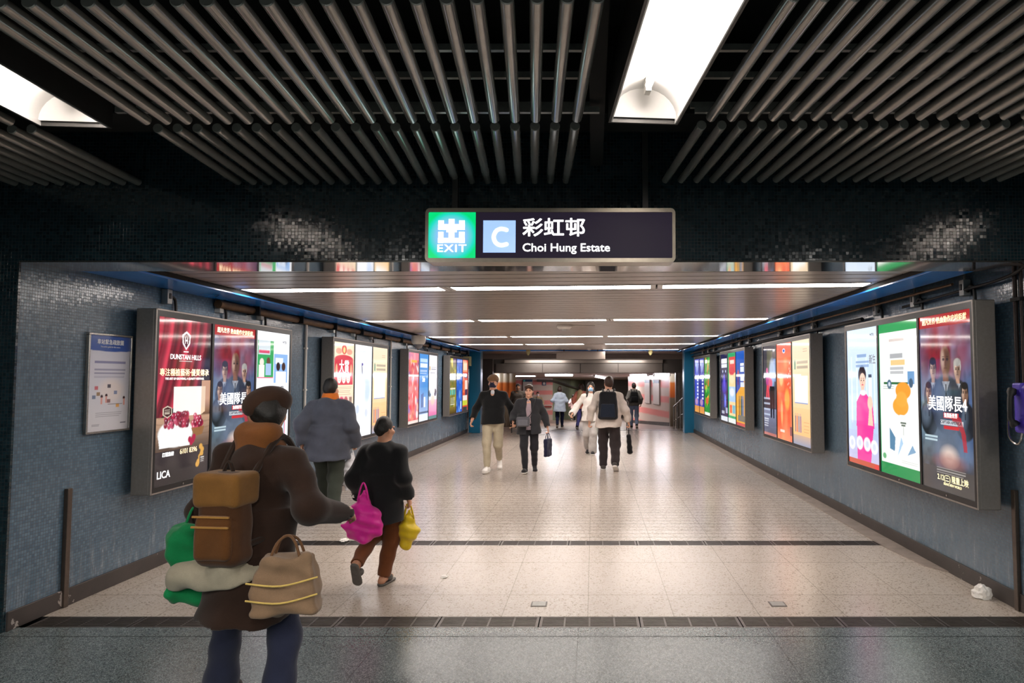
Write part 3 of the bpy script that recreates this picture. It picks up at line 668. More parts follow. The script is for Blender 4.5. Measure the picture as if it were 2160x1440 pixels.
def p_green():
    p = Pic(*NH, 'f6f8f4'); p.rect(0, .94, 1, 1, '1f9a54'); p.rect(0, 0, 1, .075, '1c8a4c'); p.rect(0, 0, .015, 1, '2ea060')
    p.lines(.28, .68, .885, 1, .02, 'c0a8a0', .02, .7); p.lines(.3, .7, .78, 1, .03, '7a7a84', .03, .7, 1); p.rect(.32, .72, .68, .755, 'f6c88a'); p.lines(.3, .66, .70, 2, .026, '9a9aa0', .018, .7)
    p.rect(.12, .595, .74, .61, '2f6a3c'); p.rect(.74, .60, .9, .68, '6a9ac8'); p.ell(.27, .595, .06, .032, '4a6a84', 1, .2); p.ell(.27, .595, .03, .016, 'c8d4e0', 1, .2); p.ell(.82, .605, .05, .03, '3a5a74', 1, .2); p.lines(.1, .4, .58, 2, .012, '6a8a7a', .004)
    p.ell(.62, .555, .19, .055, 'f09a30', 1, .1); p.ell(.55, .455, .2, .06, 'f0a238', 1, .1); p.ell(.58, .5, .14, .05, 'f2a840', 1, .2)
    p.rect(.52, .36, .7, .40, 'e8ece8'); p.rect(.54, .345, .68, .355, '5a6a60'); p.rect(.56, .33, .66, .34, '5a6a60'); p.rect(.6, .27, .62, .33, 'c8ccc8')
    p.poly([(.25, .17), (.25, .31), (.4, .25), (.38, .16)], '5a84a4'); p.poly([(.45, .13), (.6, .22), (.55, .26)], 'a8c8e4'); p.poly([(.7, .15), (.9, .18), (.82, .22)], '7aa0c0'); p.ell(.1, .115, .05, .02, '6ab07a', 1, .4); p.lines(.55, .95, .11, 2, .012, 'b0b4ae', .004)
    return p, []
def p_night():
    p = Pic(*N, '3c3c48'); p.grad(0, .3, '4a4a60', '8a8ea8'); p.rect(.3, .7, .7, .95, '6a6a54', .8); p.rect(.8, .6, 1, .85, '7aa0e0', .7); p.ell(.7, .72, .22, .12, 'c8dcf8', .8, .6); p.ell(.65, .6, .2, .1, 'a0c4f4', .7, .7)
    p.ell(.3, .72, .08, .035, 'd86a9a', 1, .3); p.ell(.35, .62, .15, .08, 'c04a90', 1, .4); p.ell(.55, .58, .15, .06, 'e86a8a', 1, .4); p.poly([(.2, .42), (.26, .56), (.42, .56), (.48, .40), (.38, .40), (.33, .5), (.3, .40)], 'e84a5a'); p.poly([(.55, .2), (.5, .55), (.85, .55), (.82, .2), (.74, .2), (.7, .45), (.64, .2)], '16161e')
    for v in (.42, .36, .3, .24): p.rect(.02, v - .02, .5, v, 'c8d4ea', .7); 
    p.rect(0, .0, 1, .03, 'b86a60'); p.lines(.04, .4, .18, 4, .025, 'e0e4ee', .012); p.rect(.75, .93, .92, .95, 'd8d8d8'); p.rect(0, .64, .1, .67, 'ffffff', .8)
    return p, []
def p_redorange():
    p = Pic(*N, 'e8623e'); p.noise(5, 'f09a66', .8, .3, 4); p.grad(.85, 1, 'ec7a58', 'e8685a'); p.ell(.3, .62, .12, .06, 'f6c88a', .9, .5); p.ell(.68, .42, .16, .1, 'f4a850', .95, .5); p.ell(.32, .28, .07, .12, 'f6b878', .8, .6); p.ell(.5, .92, .09, .025, 'f4f6fc', 1, .2); p.ell(.5, .92, .06, .016, '2a5ac0', 1, .2)
    r = random.Random(5)
    for i in range(9): u, v = r.uniform(.72, .88), r.uniform(.5, .8); p.rect(u, v, u + .03, v + .02, 'f8d8c0')
    p.rect(.84, .06, .98, .15, '8a4a4a'); p.lines(.2, .5, .09, 1, .02, 'f8e0d0', .025)
    return p, []
def p_cream2():
    p, _ = p_cream(); p.rect(.02, .655, .5, .675, 'ffffff', .9); return p, []
def p_navyrobot():
    p = Pic(*NF, '1e2350'); p.rect(.1, .86, .9, .93, 'eef0fa'); p.rect(.1, .80, .9, .85, 'dfe4f6'); p.ell(.3, .74, .06, .02, 'c8d4ff', 1, .4); p.ell(.7, .74, .06, .02, 'c8d4ff', 1, .4); p.ell(.5, .52, .3, .12, '4a3ac0', .9, .6); p.ell(.5, .6, .12, .1, '6a5ae0', .9, .5); p.ell(.65, .3, .1, .1, '7a8aff', .9, .5); p.rect(.45, .2, .52, .4, '5a6aff'); p.rect(.68, .12, .95, .2, 'b0b8d8'); p.rect(0, 0, 1, .07, 'e0e6f0'); p.rect(.1, .1, .5, .15, 'd0d4e8', .7)
    return p, []
def p_greenframe():
    p = Pic(*NF, '2aa86c'); p.rect(.12, .1, .95, .94, 'f0d8a0'); p.rect(.12, .72, .95, .94, 'e0484a'); p.rect(.3, .84, .8, .9, 'f6d8c8'); p.ell(.5, .74, .35, .06, 'd83a48', 1, .3); p.ell(.5, .62, .3, .06, 'f4e4b8', 1, .4); p.rect(.12, .3, .95, .52, 'a8cdf0'); p.ell(.5, .44, .3, .06, 'f0f4fa', .8, .5); p.rect(.2, .14, .48, .26, 'e87048'); p.rect(.55, .14, .9, .26, '70b8d0'); p.rect(0, 0, 1, .07, 'e6eeea')
    return p, []
def p_blueyellow():
    p = Pic(*N, '2150b8'); p.grad(.5, 1, '3a52a8', '0f5cc0'); p.poly([(0, .42), (1, .62), (1, 0), (0, 0)], 'e8a83a'); p.rect(.5, .8, .9, .84, 'f0f4fc'); p.rect(.5, .72, .9, .79, 'e4ecfa'); p.rect(.5, .6, .92, .69, 'f0f4fc'); p.rect(.5, .52, .92, .585, 'dfe8f8'); p.ell(.25, .7, .1, .05, 'c85a4a', .9, .4); p.rect(.15, .55, .32, .66, '6a3a7a')
    for u, c in ((.3, '8a6a3a'), (.5, '5a6a4a'), (.62, '3a6a9a'), (.76, '8a8a9a')): p.rect(u, .12, u + .12, .36, c); p.ell(u + .06, .38, .05, .025, c, 1, .2)
    p.rect(.2, .06, .95, .14, '7a7468'); p.rect(0, 0, 1, .04, 'c84a4a'); p.rect(0, .66, .95, .69, 'ffffff', .9)
    return p, []
def p_text(bg, seed):
    p = Pic(*NF, bg); p.poly([(.1, .98), (.5, .7), (.9, .9), (.7, .98)], '9ab0e8', .8); p.ell(.3, .9, .12, .04, 'c8d8fa', .9, .4); r = random.Random(seed)
    for i in range(6): p.rect(.5, .58 - i * .065, .8, .62 - i * .065, 'e6ecfa', .95)
    p.grad(0, .12, 'e09a4a', 'd8904a'); p.ell(.4, .2, .3, .06, 'c89ac0', .8, .5); p.rect(0, .63, 1, .66, 'ffffff', .9)
    return p, []
def p_jungle():
    p = p_collage(12, ['2fa83a', '7acc3a', '1a6a2a', 'f0d84a', '4ac04a', 'e86a3a'], '2a8a34', 50, .14); p.rect(.1, .9, .5, .96, 'e8f0d8'); p.rect(.2, .2, .7, .3, 'e8643a', .7); p.rect(0, 0, 1, .05, 'f0f4ea')
    return p, []

BZ, MU = .045, .034
def lightbox(loc, rz, L, sheets, label, gname):
    H = 1.545; t = thing('advertising_lightbox', label, 'lightbox', loc, rz, gname)
    b = MB().box(0, L, .012, .165, 0, H, .008)
    for x in (.25, L - .25): b.box(x - .05, x + .05, .16, .215 if rz < 0 else .19, .1, H - .1)
    b.build('housing', M['grey_metal'], t)
    b = MB(); b.box(0, .016, -.004, .02, 0, H, .004); b.box(L - .016, L, -.004, .02, 0, H, .004); b.box(.016, L - .016, -.004, .012, 0, .012); b.box(.016, L - .016, -.004, .012, H - .012, H)
    b.build('edge_trim', M['grey_metal'], t)
    pw = (L - 2 * BZ - 2 * MU) / 3; z0, z1 = .055, H - .062
    b = MB(); b.box(.016, L - .016, -.002, .012, .012, z0); b.box(.016, L - .016, -.002, .012, z1, H - .012)
    b.box(.016, BZ, -.002, .012, z0, z1); b.box(L - BZ, L - .016, -.002, .012, z0, z1)
    b.build('bezel', M['bezel'], t)
    for i in range(2):
        x = BZ + pw * (i + 1) + MU * i; MB().box(x, x + MU, -.003, .012, z0, z1).build('mullion', M['bezel'], t)
    for i, (fn, plab, gain) in enumerate(sheets):
        x = BZ + i * (pw + MU); p, txt = fn()
        if gain != 1: p.a = p.a * gain
        o = p.mesh('poster', M['backlit'], t, pw, z1 - z0, (x, .006, z0)); o['label'] = plab
        for (s_, size, u, v, mt, sx) in txt:
            text(s_, size * pw / .8, (u * pw, -.003, v * (z1 - z0)), FACE, M[mt], o, 'lettering', off=size * pw / .8 * .009, sx=sx, ext=.0004)
        MB().lathe([(.009, 0), (.009, .004), (0, .004)], 12, (x + pw / 2, -.002, .032), Matrix.Rotation(PI / 2, 3, 'X')).build('lock', M['steel'], t)
    return t
LZ = .69
film = (p_film, 'film poster with faces under a red banner', .8); film2 = (p_film, 'film poster with faces under a red banner', .8)
LB = [
 ('L', 5.70, 2.58, 'wall lightbox with cherry advert, film poster and white poster, closest to the notice board', [(p_cherry, 'advert with cherries and red curtain', .85), film, (p_carers, 'white poster with four small pictures', 1)]),
 ('L', 9.60, 2.60, 'wall lightbox with red prize poster, pale blue poster and cream poster, behind the hooded walker', [(p_prize, 'cream and red prize poster', 1), (p_pale, 'almost white poster with faint blue swirl', 1), (p_cream, 'cream poster with white rectangle', 1)]),
 ('L', 13.50, 2.57, 'wall lightbox with red collage, blue sale and pink posters under the dome camera', [(p_redparty, 'red and white collage poster', 1), (p_bluesale, 'blue sale poster', 1), (p_pinkhand, 'white and pink poster', 1)]),
 ('L', 17.40, 2.60, 'wall lightbox with olive, blue and orange posters beside the teal column', [(p_olive, 'olive yellow poster', .9), (p_blue, 'blue poster', .9), (p_hot, 'orange and red poster', .9)]),
 ('R', 5.07, 2.60, 'wall lightbox with pink dress, green bordered and film posters, closest to the payphone', [(p_pinklady, 'pale blue poster with woman in pink', 1), (p_green, 'green bordered white poster with orange shape', 1), film2]),
 ('R', 8.90, 2.55, 'wall lightbox with night scene, red orange and cream posters on the payphone wall', [(p_night, 'dark poster with pink and blue figures', .9), (p_redorange, 'red orange poster', 1), (p_cream2, 'cream poster with white rectangle', 1)]),
 ('R', 12.77, 2.50, 'wall lightbox with navy, green framed and blue yellow posters on the payphone wall', [(p_navyrobot, 'navy and violet poster', .9), (p_greenframe, 'green framed poster', .9), (p_blueyellow, 'blue and yellow poster', .9)]),
 ('R', 16.60, 2.60, 'wall lightbox with two blue text posters and a jungle green poster beside the teal column', [(lambda: p_text('3a4cc0', 1), 'blue poster with column of words', .9), (lambda: p_text('2a38a0', 2), 'darker blue poster with column of words', .9), (p_jungle, 'jungle green poster', .9)]),
]
pl = {'L': ['first', 'middle', 'last'], 'R': ['last', 'middle', 'first']}
short = ['cherry advert lightbox', 'prize poster lightbox', 'blue sale lightbox', 'olive poster lightbox', 'pink dress lightbox', 'night scene lightbox', 'navy poster lightbox', 'jungle green lightbox']
def switch_parts():
    t = thing('isolator_switch', 'x', 'switch box')
    MB().box(-.035, .035, -.012, .05, 0, .13, .006).build('enclosure', M['grey_plastic'], t)
    MB().box(-.014, .014, -.02, -.011, .045, .095, .003).build('toggle', M['dark_metal'], t)
    MB().tube([(0, .02, .13), (0, .02, .165)], .011, 8).tube([(0, .02, .165), (0, .02, .20)], .007, 8).build('conduit', M['galv'], t)
    pts = smooth_path([(.034, .02, .03), (.075, .02, .07), (.125, .02, .05), (.14, .02, -.02), (.14, .02, -.075)], 4)
    MB().tube(pts, .013, 8).build('cable', M['black_rubber'], t, smooth=True)
    return t
sw0 = switch_parts(); first = True
for k, (sd, y, L, lab, sheets) in enumerate(LB):
    loc, rz = ((-3.64, y, LZ), PI / 2) if sd == 'L' else ((2.81, y + L, LZ), -PI / 2)
    lightbox(loc, rz, L, sheets, lab, 'poster lightboxes along the passage')
    for i in range(3):
        s_ = sw0 if first else copy_tree(sw0); first = False
        x = L * (i + .48) / 3
        off = -.16 if sd == 'L' else .17
        s_.location = (loc[0] + (-.155 if sd == 'L' else .17), y + x if sd == 'L' else y + L - x, 2.315)
        s_.rotation_euler = (0, 0, rz)
        tag(s_, 'small grey switch box on the wall above the %s poster of the %s' % ({0: 'near', 1: 'middle', 2: 'far'}[i if sd == 'L' else 2 - i], short[k]), 'switch box', 'switch boxes above the lightboxes')

# ================================================================== WALL AND FLOOR FIXTURES
# notice board
t = thing('notice_board', 'framed station notice with blue heading on the mosaic wall beside the cherry advert', 'notice board', (XL + .03, 5.19, 1.228), PI / 2)
w_, h_ = .49, .772
b = MB()
for a in ((0, w_, 0, .016), (0, w_, h_ - .016, h_), (0, .016, .016, h_ - .016), (w_ - .016, w_, .016, h_ - .016)): b.box(a[0], a[1], 0, .03, a[2], a[3], .003)
b.build('frame', M['steel'], t)
p = Pic(100, 160, 'dcdce2'); p.grad(0, .9, 'd9d8de', 'd4d6e4'); p.rect(0, .86, 1, 1, '3a5aa6'); p.ell(.5, .875, .75, .04, '3a5aa6', 1, .05)
p.lines(.14, .92, .72, 1, .02, '5a5a9a', .02, .7); p.lines(.14, .92, .64, 2, .035, '6a6a96', .02, .6); p.lines(.14, .9, .575, 2, .016, '9a9ab4', .006); p.ell(.55, .42, .3, .12, 'ece0dc', .8, .6)
for u, v, c in ((.2, .45, 'c85a64'), (.25, .385, '9a7a4a'), (.5, .47, '3a3a4a'), (.66, .4, '7a8ab0'), (.5, .31, '8a5a5a'), (.72, .26, 'e8a84a'), (.15, .355, '6a7a9a')): p.rect(u - .04, v - .02, u + .04, v + .02, c, .9)
for u, v in ((.33, .32), (.44, .33), (.88, .3)): p.ell(u, v + .04, .03, .018, '4a3434', 1, .3); p.rect(u - .02, v - .04, u + .02, v + .03, 'e0a49a')
p.lines(.48, .85, .275, 1, .02, '4a4a54', .008); p.lines(.2, .85, .19, 3, .02, '9a9aa6', .005); p.lines(.12, .3, .07, 2, .012, '8a8a9a', .005); p.lines(.8, .95, .075, 1, .012, '5a5a6a', .012)
nb = p.mesh('sheet', M['print'], t, w_ - .03, h_ - .03, (.015, .012, .015))
M['ink_white'] = plain('white ink', 'e8ecf4', .4, 0, .02); M['ink_violet'] = plain('violet ink', '55558f', .5, 0, .02)
text('車站緊急疏散圖', .043, ((w_ - .03) / 2, -.002, .69), FACE, M['ink_white'], nb, 'lettering', off=.0006, ext=.0004)
text('Evacuation guide for this station', .017, ((w_ - .03) / 2, -.002, .655), FACE, M['ink_white'], nb, 'lettering', ext=.0004)
MB().box(.01, w_ - .01, .02, .031, .01, h_ - .01).build('backing', M['dark_metal'], t)
# wall guards
for x0, x1, y, lab in ((XL + .0, XL + .03, 5.06, 'upright bronze metal strip on the wall below the notice board'), (XR - .03, XR, 4.99, 'upright dark metal strip on the wall below the payphone')):
    tag(MB().box(x0, x1, y - .022, y + .022, 0, .85, .003).build('wall_guard', plain('bronze metal strip', '5b5048', .35, .7, .1)), lab, 'wall guard')
# pipes and conduits
b = MB().tube([(XL + .055, 6.9, 2.40), (XL + .055, 20.2, 2.40)], .042, 14)
pp = b.build('service_pipe', M['brown_pipe'], smooth=True); tag(pp, 'stained brown service pipe running under the blue soffit above the prize poster lightbox', 'pipe')
for y in np.arange(7.6, 20.5, 1.15): MB().box(XL + .0, XL + .14, y - .014, y + .014, 2.35, 2.446).build('pipe_clip', M['black'], pp)
b = MB().tube([(XR - .1, 5.6, 2.42), (XR - .1, 20.8, 2.40)], .012, 8); tag(b.build('cable_conduit', M['brown_pipe'], smooth=True), 'thin brown conduit running high along the payphone wall', 'conduit')
b = MB().tube([(XR - .06, 7.6, 2.305), (XR - .06, 20.8, 2.30)], .022, 8); tag(b.build('power_cable', M['black_rubber'], smooth=True), 'black cable run just above the lightboxes on the payphone wall', 'cable')
b = MB().tube(smooth_path([(XR - .06, 4.62, 2.47), (XR - .06, 4.8, 2.40), (XR - .06, 5.1, 2.37), (XR - .06, 5.6, 2.36), (XR - .06, 6.6, 2.335)], 4), .012, 8); tag(b.build('loose_cable', M['black_rubber'], smooth=True), 'loose black cable sagging from the wall corner above the payphone', 'cable')
for y, z0, lab in ((9.12, .93, 'white vertical conduit between cherry advert and prize poster lightboxes'), (12.95, .5, 'thin white vertical conduit after the prize poster lightbox')):
    o = MB().tube([(XL + .02, y, z0), (XL + .02, y, 2.42)], .017, 10).build('vertical_conduit', M['white_paint'], smooth=True); tag(o, lab, 'conduit', 'white conduits')
    for z in (1.5, 2.05): MB().box(XL, XL + .04, y - .025, y + .025, z - .012, z + .012, .003).build('clip', M['white_paint'], o)
t = thing('wall_socket', 'small white socket box with hanging lead beside the hooded walker', 'socket', (XL, 9.0, .88), PI / 2)
MB().box(-.045, .045, -.05, 0, 0, .1, .006).build('box', M['white_paint'], t); MB().box(-.03, .03, -.02, 0, .14, .2, .004).build('plate', M['white_paint'], t)
MB().tube(smooth_path([(0, -.03, 0), (-.02, -.04, -.12), (-.005, -.04, -.25), (.04, -.03, -.3)], 4), .006, 6).build('lead', M['black_rubber'], t)
o = MB().tube([(XR - .02, 4.90, 1.62), (XR - .02, 4.90, 2.6)], .016, 10).tube([(XR - .02, 4.83, 1.62), (XR - .02, 4.83, 2.6)], .012, 10).build('vertical_pipe', plain('dark rusty pipe', '3a302e', .5, .3, .2), smooth=True)
tag(o, 'pair of dark vertical pipes rising from the payphone to the beam', 'pipe')
MB().box(XR - .045, XR, 4.81, 4.92, 2.2, 2.225).build('pipe_clip', M['black'], o)
# payphone
M['purple'] = plain('violet plastic', '4a34b8', .35, 0, .05)
t = thing('payphone', 'violet wall payphone with steel armoured cord and black handset', 'payphone', (XR, 4.785, 1.275), -PI / 2)
MB().box(0, .40, -.13, 0, 0, .33, .02).build('body', M['purple'], t)
MB().box(-.004, .10, -.135, -.02, .27, .345, .012).build('top_cap', M['purple'], t)
hs = MB().tube(smooth_path([(.03, -.15, .30), (.045, -.175, .24), (.05, -.18, .17), (.045, -.175, .1), (.06, -.15, .05)], 4), [.03] * 3 + [.019] * 11 + [.03] * 3, 12).build('handset', M['black_rubber'], t, smooth=True)
MB().box(.14, .38, -.137, -.125, .12, .30, .004).build('fascia', M['black'], t)
MB().tube(smooth_path([(.01, -.12, .27), (-.035, -.13, .2), (-.06, -.13, .08), (-.055, -.13, -.03), (-.0, -.12, -.075), (.05, -.12, -.06), (.07, -.11, .02)], 5), .008, 8).build('cord', M['steel'], t, smooth=True)
MB().box(.0, .06, -.03, 0, .35, .42, .003).build('junction_plate', M['white_paint'], t)
# dome camera and ceiling devices
t = thing('dome_camera', 'white dome security camera under the blue soffit above the blue sale lightbox', 'security camera', (-3.29, 12.9, 2.39))
MB().lathe([(0, .06), (.13, .06), (.135, .0), (.125, -.07), (.1, -.1), (0, -.1)], 24).build('mount', M['white_paint'], t, smooth=True)
MB().lathe([(.085, -.095), (.082, -.13), (.05, -.17), (0, -.185)], 24).build('dome', plain('smoked clear dome', '7c7c80', .08, 0, .02), t, smooth=True)
MB().box(-.02, .02, -.02, .02, .06, .08).build('stalk', M['white_paint'], t)
t = thing('smoke_detector', 'white round smoke detector hanging from the slatted ceiling between the light lines', 'smoke detector', (-.467, 10.95, 2.498))
MB().lathe([(0, 0), (.12, 0), (.12, -.03), (.09, -.065), (0, -.065)], 24).build('base', M['white_paint'], t, smooth=True)
MB().lathe([(.05, -.06), (.045, -.085), (0, -.09)], 20).build('sensor', M['grey_plastic'], t, smooth=True)
tag(MB().box(-.36, .02, 10.93, 10.95, 2.485, 2.499).build('surface_conduit', M['white_paint']), 'short white conduit on the slats beside the round smoke detector', 'conduit')
for x, lab in ((-.79, 'slim white ceiling lamp plate before the fascia, on the lockers side'), (.57, 'slim white ceiling lamp plate before the fascia, on the railing side')):
    tag(MB().box(x - .11, x + .11, 19.2, 19.4, 2.475, 2.499, .006).build('ceiling_plate', M['white_paint']), lab, 'ceiling plate')
t = thing('ceiling_speaker', 'small white ceiling dome between the two slim plates', 'ceiling dome', (-.12, 19.3, 2.499)); MB().lathe([(0, 0), (.065, 0), (.06, -.03), (.03, -.06), (0, -.065)], 20).build('dome', M['white_paint'], t, smooth=True)
M['cream_plastic'] = plain('cream plastic', 'c8bd84', .4, 0, .05)
for x, lab in ((-1.95, 'cream bell shaped beacon under the blue fascia, on the lockers side'), (1.7, 'cream bell shaped beacon under the blue fascia, on the railing side')):
    t = thing('beacon', lab, 'beacon', (x, 20.5, 2.47)); MB().lathe([(0, .03), (.06, .03), (.065, -.05), (.04, -.1), (.02, -.13), (0, -.13)], 20).build('shade', M['cream_plastic'], t, smooth=True); MB().lathe([(.02, .03), (.02, .06), (0, .06)], 12).build('mount', M['white_paint'], t)
t = thing('hanging_signboard', 'blank pale signboard hanging at the far end of the passage', 'sign', (-.376, 20.3, 2.215))
MB().box(-.72, .72, 0, .1, 0, .23, .01).build('panel', plain('pale beige sign back', 'a79b92', .5, .1, .04), t)
for x in (-.5, .5): MB().box(x - .015, x + .015, .04, .06, .23, .3).build('hanger', M['dark_metal'], t)
t = thing('wall_box', 'cream junction box on the wall past the olive poster lightbox', 'junction box', (XL, 20.3, 2.02), PI / 2); MB().box(-.1, .1, -.22, 0, 0, .28, .01).build('body', M['cream_plastic'], t); MB().tube([(0, -.1, .28), (0, -.1, .41)], .012, 8).build('conduit', M['galv'], t)
# floor plates and litter
for x, lab in ((-2.124, 'small metal floor plate by the near drain, beside the brown coat'), (-.399, 'small metal floor plate by the near drain, in the middle of the floor'), (1.347, 'small metal floor plate by the near drain, towards the payphone wall')):
    t = thing('floor_plate', lab, 'floor plate', (x, 5.13, 0), 0, 'floor plates by the near drain'); MB().box(-.058, .058, -.055, .055, 0, .0035, .001).build('rim', M['grate'], t); MB().box(-.048, .048, -.045, .045, .003, .0045).build('lid', M['galv'], t)
def crumple(name, loc, r, lab, seed):
    bm = bmesh.new(); bmesh.ops.create_icosphere(bm, subdivisions=3, radius=1); rn = random.Random(seed)
    ph = [(rn.uniform(3, 7), rn.uniform(0, 6), Vector((rn.gauss(0, 1), rn.gauss(0, 1), rn.gauss(0, 1))).normalized()) for _ in range(9)]
    for v in bm.verts:
        k = 1 + sum(.13 * abs(math.sin(f * v.co.dot(d) + o)) for f, o, d in ph) - .5; v.co *= k
        v.co.z = max(v.co.z, -.55)
    for v in bm.verts: v.co = Vector((v.co.x * r[0], v.co.y * r[1], (v.co.z + .55) * r[2]))
    me = bpy.data.meshes.new(name); bm.to_mesh(me); bm.free(); o = link(name, me, M['paper']); o.location = loc; return tag(o, lab, 'litter')
crumple('crumpled_tissue', (2.93, 5.28, 0), (.055, .05, .055), 'crumpled white tissue on the floor by the skirting below the payphone', 2)
crumple('paper_scrap', (-1.242, 5.815, 0), (.022, .03, .008), 'tiny white paper scrap on the beige floor beside the sandalled walker', 3)
crumple('leaf_scrap', (-2.537, 7.09, 0), (.032, .05, .015), 'white paper flake lying on the far drain line', 4)
# ================================================================== LOWER HALL BEYOND THE PASSAGE
def rz(Y): return -.045 * (Y - 22.1)
def band_mat(name, stops, z0, z1, rough=.35):
    m = NT(name); X, Y, Z = m.sep(m.pos())
    t = m.math('DIVIDE', m.math('SUBTRACT', Z, z0), z1 - z0)
    m.P(Base_Color=m.ramp(t, [(p, s2l(c)) for p, c in stops]), Roughness=rough); return m.mat
def pink_mat():
    m = NT('pink and cream banded enamel wall'); X, Y, Z = m.sep(m.pos())
    s = m.math('SINE', m.math('MULTIPLY', Z, 2 * PI / .62)); n = m.math('MULTIPLY', m.noise(m.pos(), 14, 2, .5), .6)
    m.P(Base_Color=m.ramp(m.math('ADD', m.math('MULTIPLY', s, .5), n), [(.25, s2l('c4b0a4')), (.55, s2l('d2807a'))]), Roughness=.3); return m.mat
M['pink'] = pink_mat()
M['orange_band'] = band_mat('cream orange and brown banded panel', [(0, '5a4a3c'), (.52, '8a7a66'), (.55, 'd8692c'), (.80, 'e07c34'), (.84, 'e8d8b4'), (1, 'f4ead0')], -.3, 1.9)
M['hall_grey'] = plain('grey brown ceiling cladding', '978a83', .45, .1, .08, 3)
M['hall_dark'] = plain('dark grey cladding', '554e4a', .5, .1, .1, 3)
M['hall_lip'] = plain('grey metal lip', '82776f', .35, .3, .06, 3)
M['green_panel'] = plain('pale green wall panel', '8d9478', .4, 0, .1, 5)
M['ramp'] = terrazzo('brown ramp floor', '8a7468', '6a564c', 'a08a7c', .3, 50, (.6, .6), .008)
b = MB(); b.quad((-9, YE, -.02), (9, YE, -.02), (9, 62, rz(62)), (-9, 62, rz(62))); struct('floor_lower', b, M['ramp'])
b = MB(); b.box(-9, 9, 20.9, 24, 2.5, 2.6); b.box(-9, 9, 23.9, 24, 2.33, 2.5); b.box(-9, 9, 24, 25.5, 2.36, 2.4); struct('ceiling.004', b, M['hall_grey'])
struct('beam_1', MB().box(-9, 9, 25.5, 25.9, 1.861, 2.4), M['hall_dark'])
b = MB()
for x0, x1 in ((-3.62, -1.9), (-1.88, -.5), (-.48, .9), (.92, 2.55)): b.box(x0, x1, 25.46, 25.5, 1.868, 2.2)
struct('trim_8', b, plain('brown grey fascia panel', '665c56', .4, .1, .1, 2))
struct('trim_9', MB().box(-3.3, 2.57, 25.38, 25.5, 2.21, 2.345, .02), M['hall_lip'])
b = MB(); b.quad((-9, 25.9, 1.861), (9, 25.9, 1.861), (9, 62, 1.46), (-9, 62, 1.46)); struct('ceiling.005', b, M['hall_grey'])
b = MB(); b.box(-9, -3.52, 24.0, 24.2, -.3, 2.5); struct('wall_left.001', b, M['hall_dark'])
b = MB(); b.box(-4.1, -4.0, 21.3, 24.0, -.3, 2.5); b.box(3.5, 3.6, 21.3, 25, -.3, 2.5); struct('wall_left.002', b, M['hall_dark'])
b = MB()
n = 48; vs = []
for i in range(n + 1):
    x = -4.3 + 1.25 * i / n; y = 27 - .06 * abs(math.sin(PI * (x + 4.3) / .25)); vs += [(x, y, -.4), (x, y, 1.9)]
b.add(vs, [(2 * i, 2 * i + 2, 2 * i + 3, 2 * i + 1) for i in range(n)]); struct('wall_left.003', b, M['orange_band'])
struct('wall_end', MB().box(-9, -2.55, 43, 43.2, -1.2, 1.75), M['pink'])
b = MB(); d = Vector((1.95, 19, 0)).normalized()
for i in range(16):
    p0 = Vector((-2.55, 43, 0)) + d * 1.2 * i; p1 = p0 + d * 1.17; nn = Vector((-d.y, d.x, 0)) * -.03
    b.add([p0 + Vector((0, 0, -2)), p1 + Vector((0, 0, -2)), p1 + Vector((0, 0, 1.7)), p0 + Vector((0, 0, 1.7)), p0 - nn + Vector((0, 0, -2)), p1 - nn + Vector((0, 0, -2)), p1 - nn + Vector((0, 0, 1.7)), p0 - nn + Vector((0, 0, 1.7))],
          [(0, 1, 2, 3), (4, 5, 6, 7), (0, 4, 7, 3), (1, 5, 6, 2)])
struct('wall_end.001', b, M['green_panel'])
struct('wall_end.002', MB().box(-1, 9, 61, 61.2, -2, 1.7), M['hall_grey'])
P0, P1 = Vector((3.13, 28.2, 0)), Vector((1.81, 36, 0))
pd = (P1 - P0).normalized(); pn = Vector((-pd.y, pd.x, 0)); pn = pn if pn.y < 0 else -pn
b = MB(); a0, a1 = P0, P1
b.add([a0 + Vector((0, 0, -.8)), a1 + Vector((0, 0, -.8)), a1 + Vector((0, 0, 1.84)), a0 + Vector((0, 0, 1.84))], [(0, 1, 2, 3)]); struct('wall_right.001', b, M['pink'])
q0, q1 = P0 + pn * .03, P1 + pn * .03
b = MB(); b.add([q0 + Vector((0, 0, -.8)), q1 + Vector((0, 0, -.8)), q1 + Vector((0, 0, rz(36) + .13)), q0 + Vector((0, 0, rz(28.2) + .13))], [(0, 1, 2, 3)]); struct('baseboard_end', b, M['skirt'])
struct('column_end', MB().box(3.10, 3.36, 27.9, 28.3, -.4, 1.86), M['orange_band'])
b = MB()
for i in range(12): b.box(2.98 + .1 * i, 3.065 + .1 * i, 25.0, 25.04, -.2, 1.865, .008)
b.box(2.98, 4.2, 25.04, 25.2, -.2, 1.865); struct('wall_right.002', b, plain('ribbed grey metal wall', '8a8078', .3, .6, .08, 4))
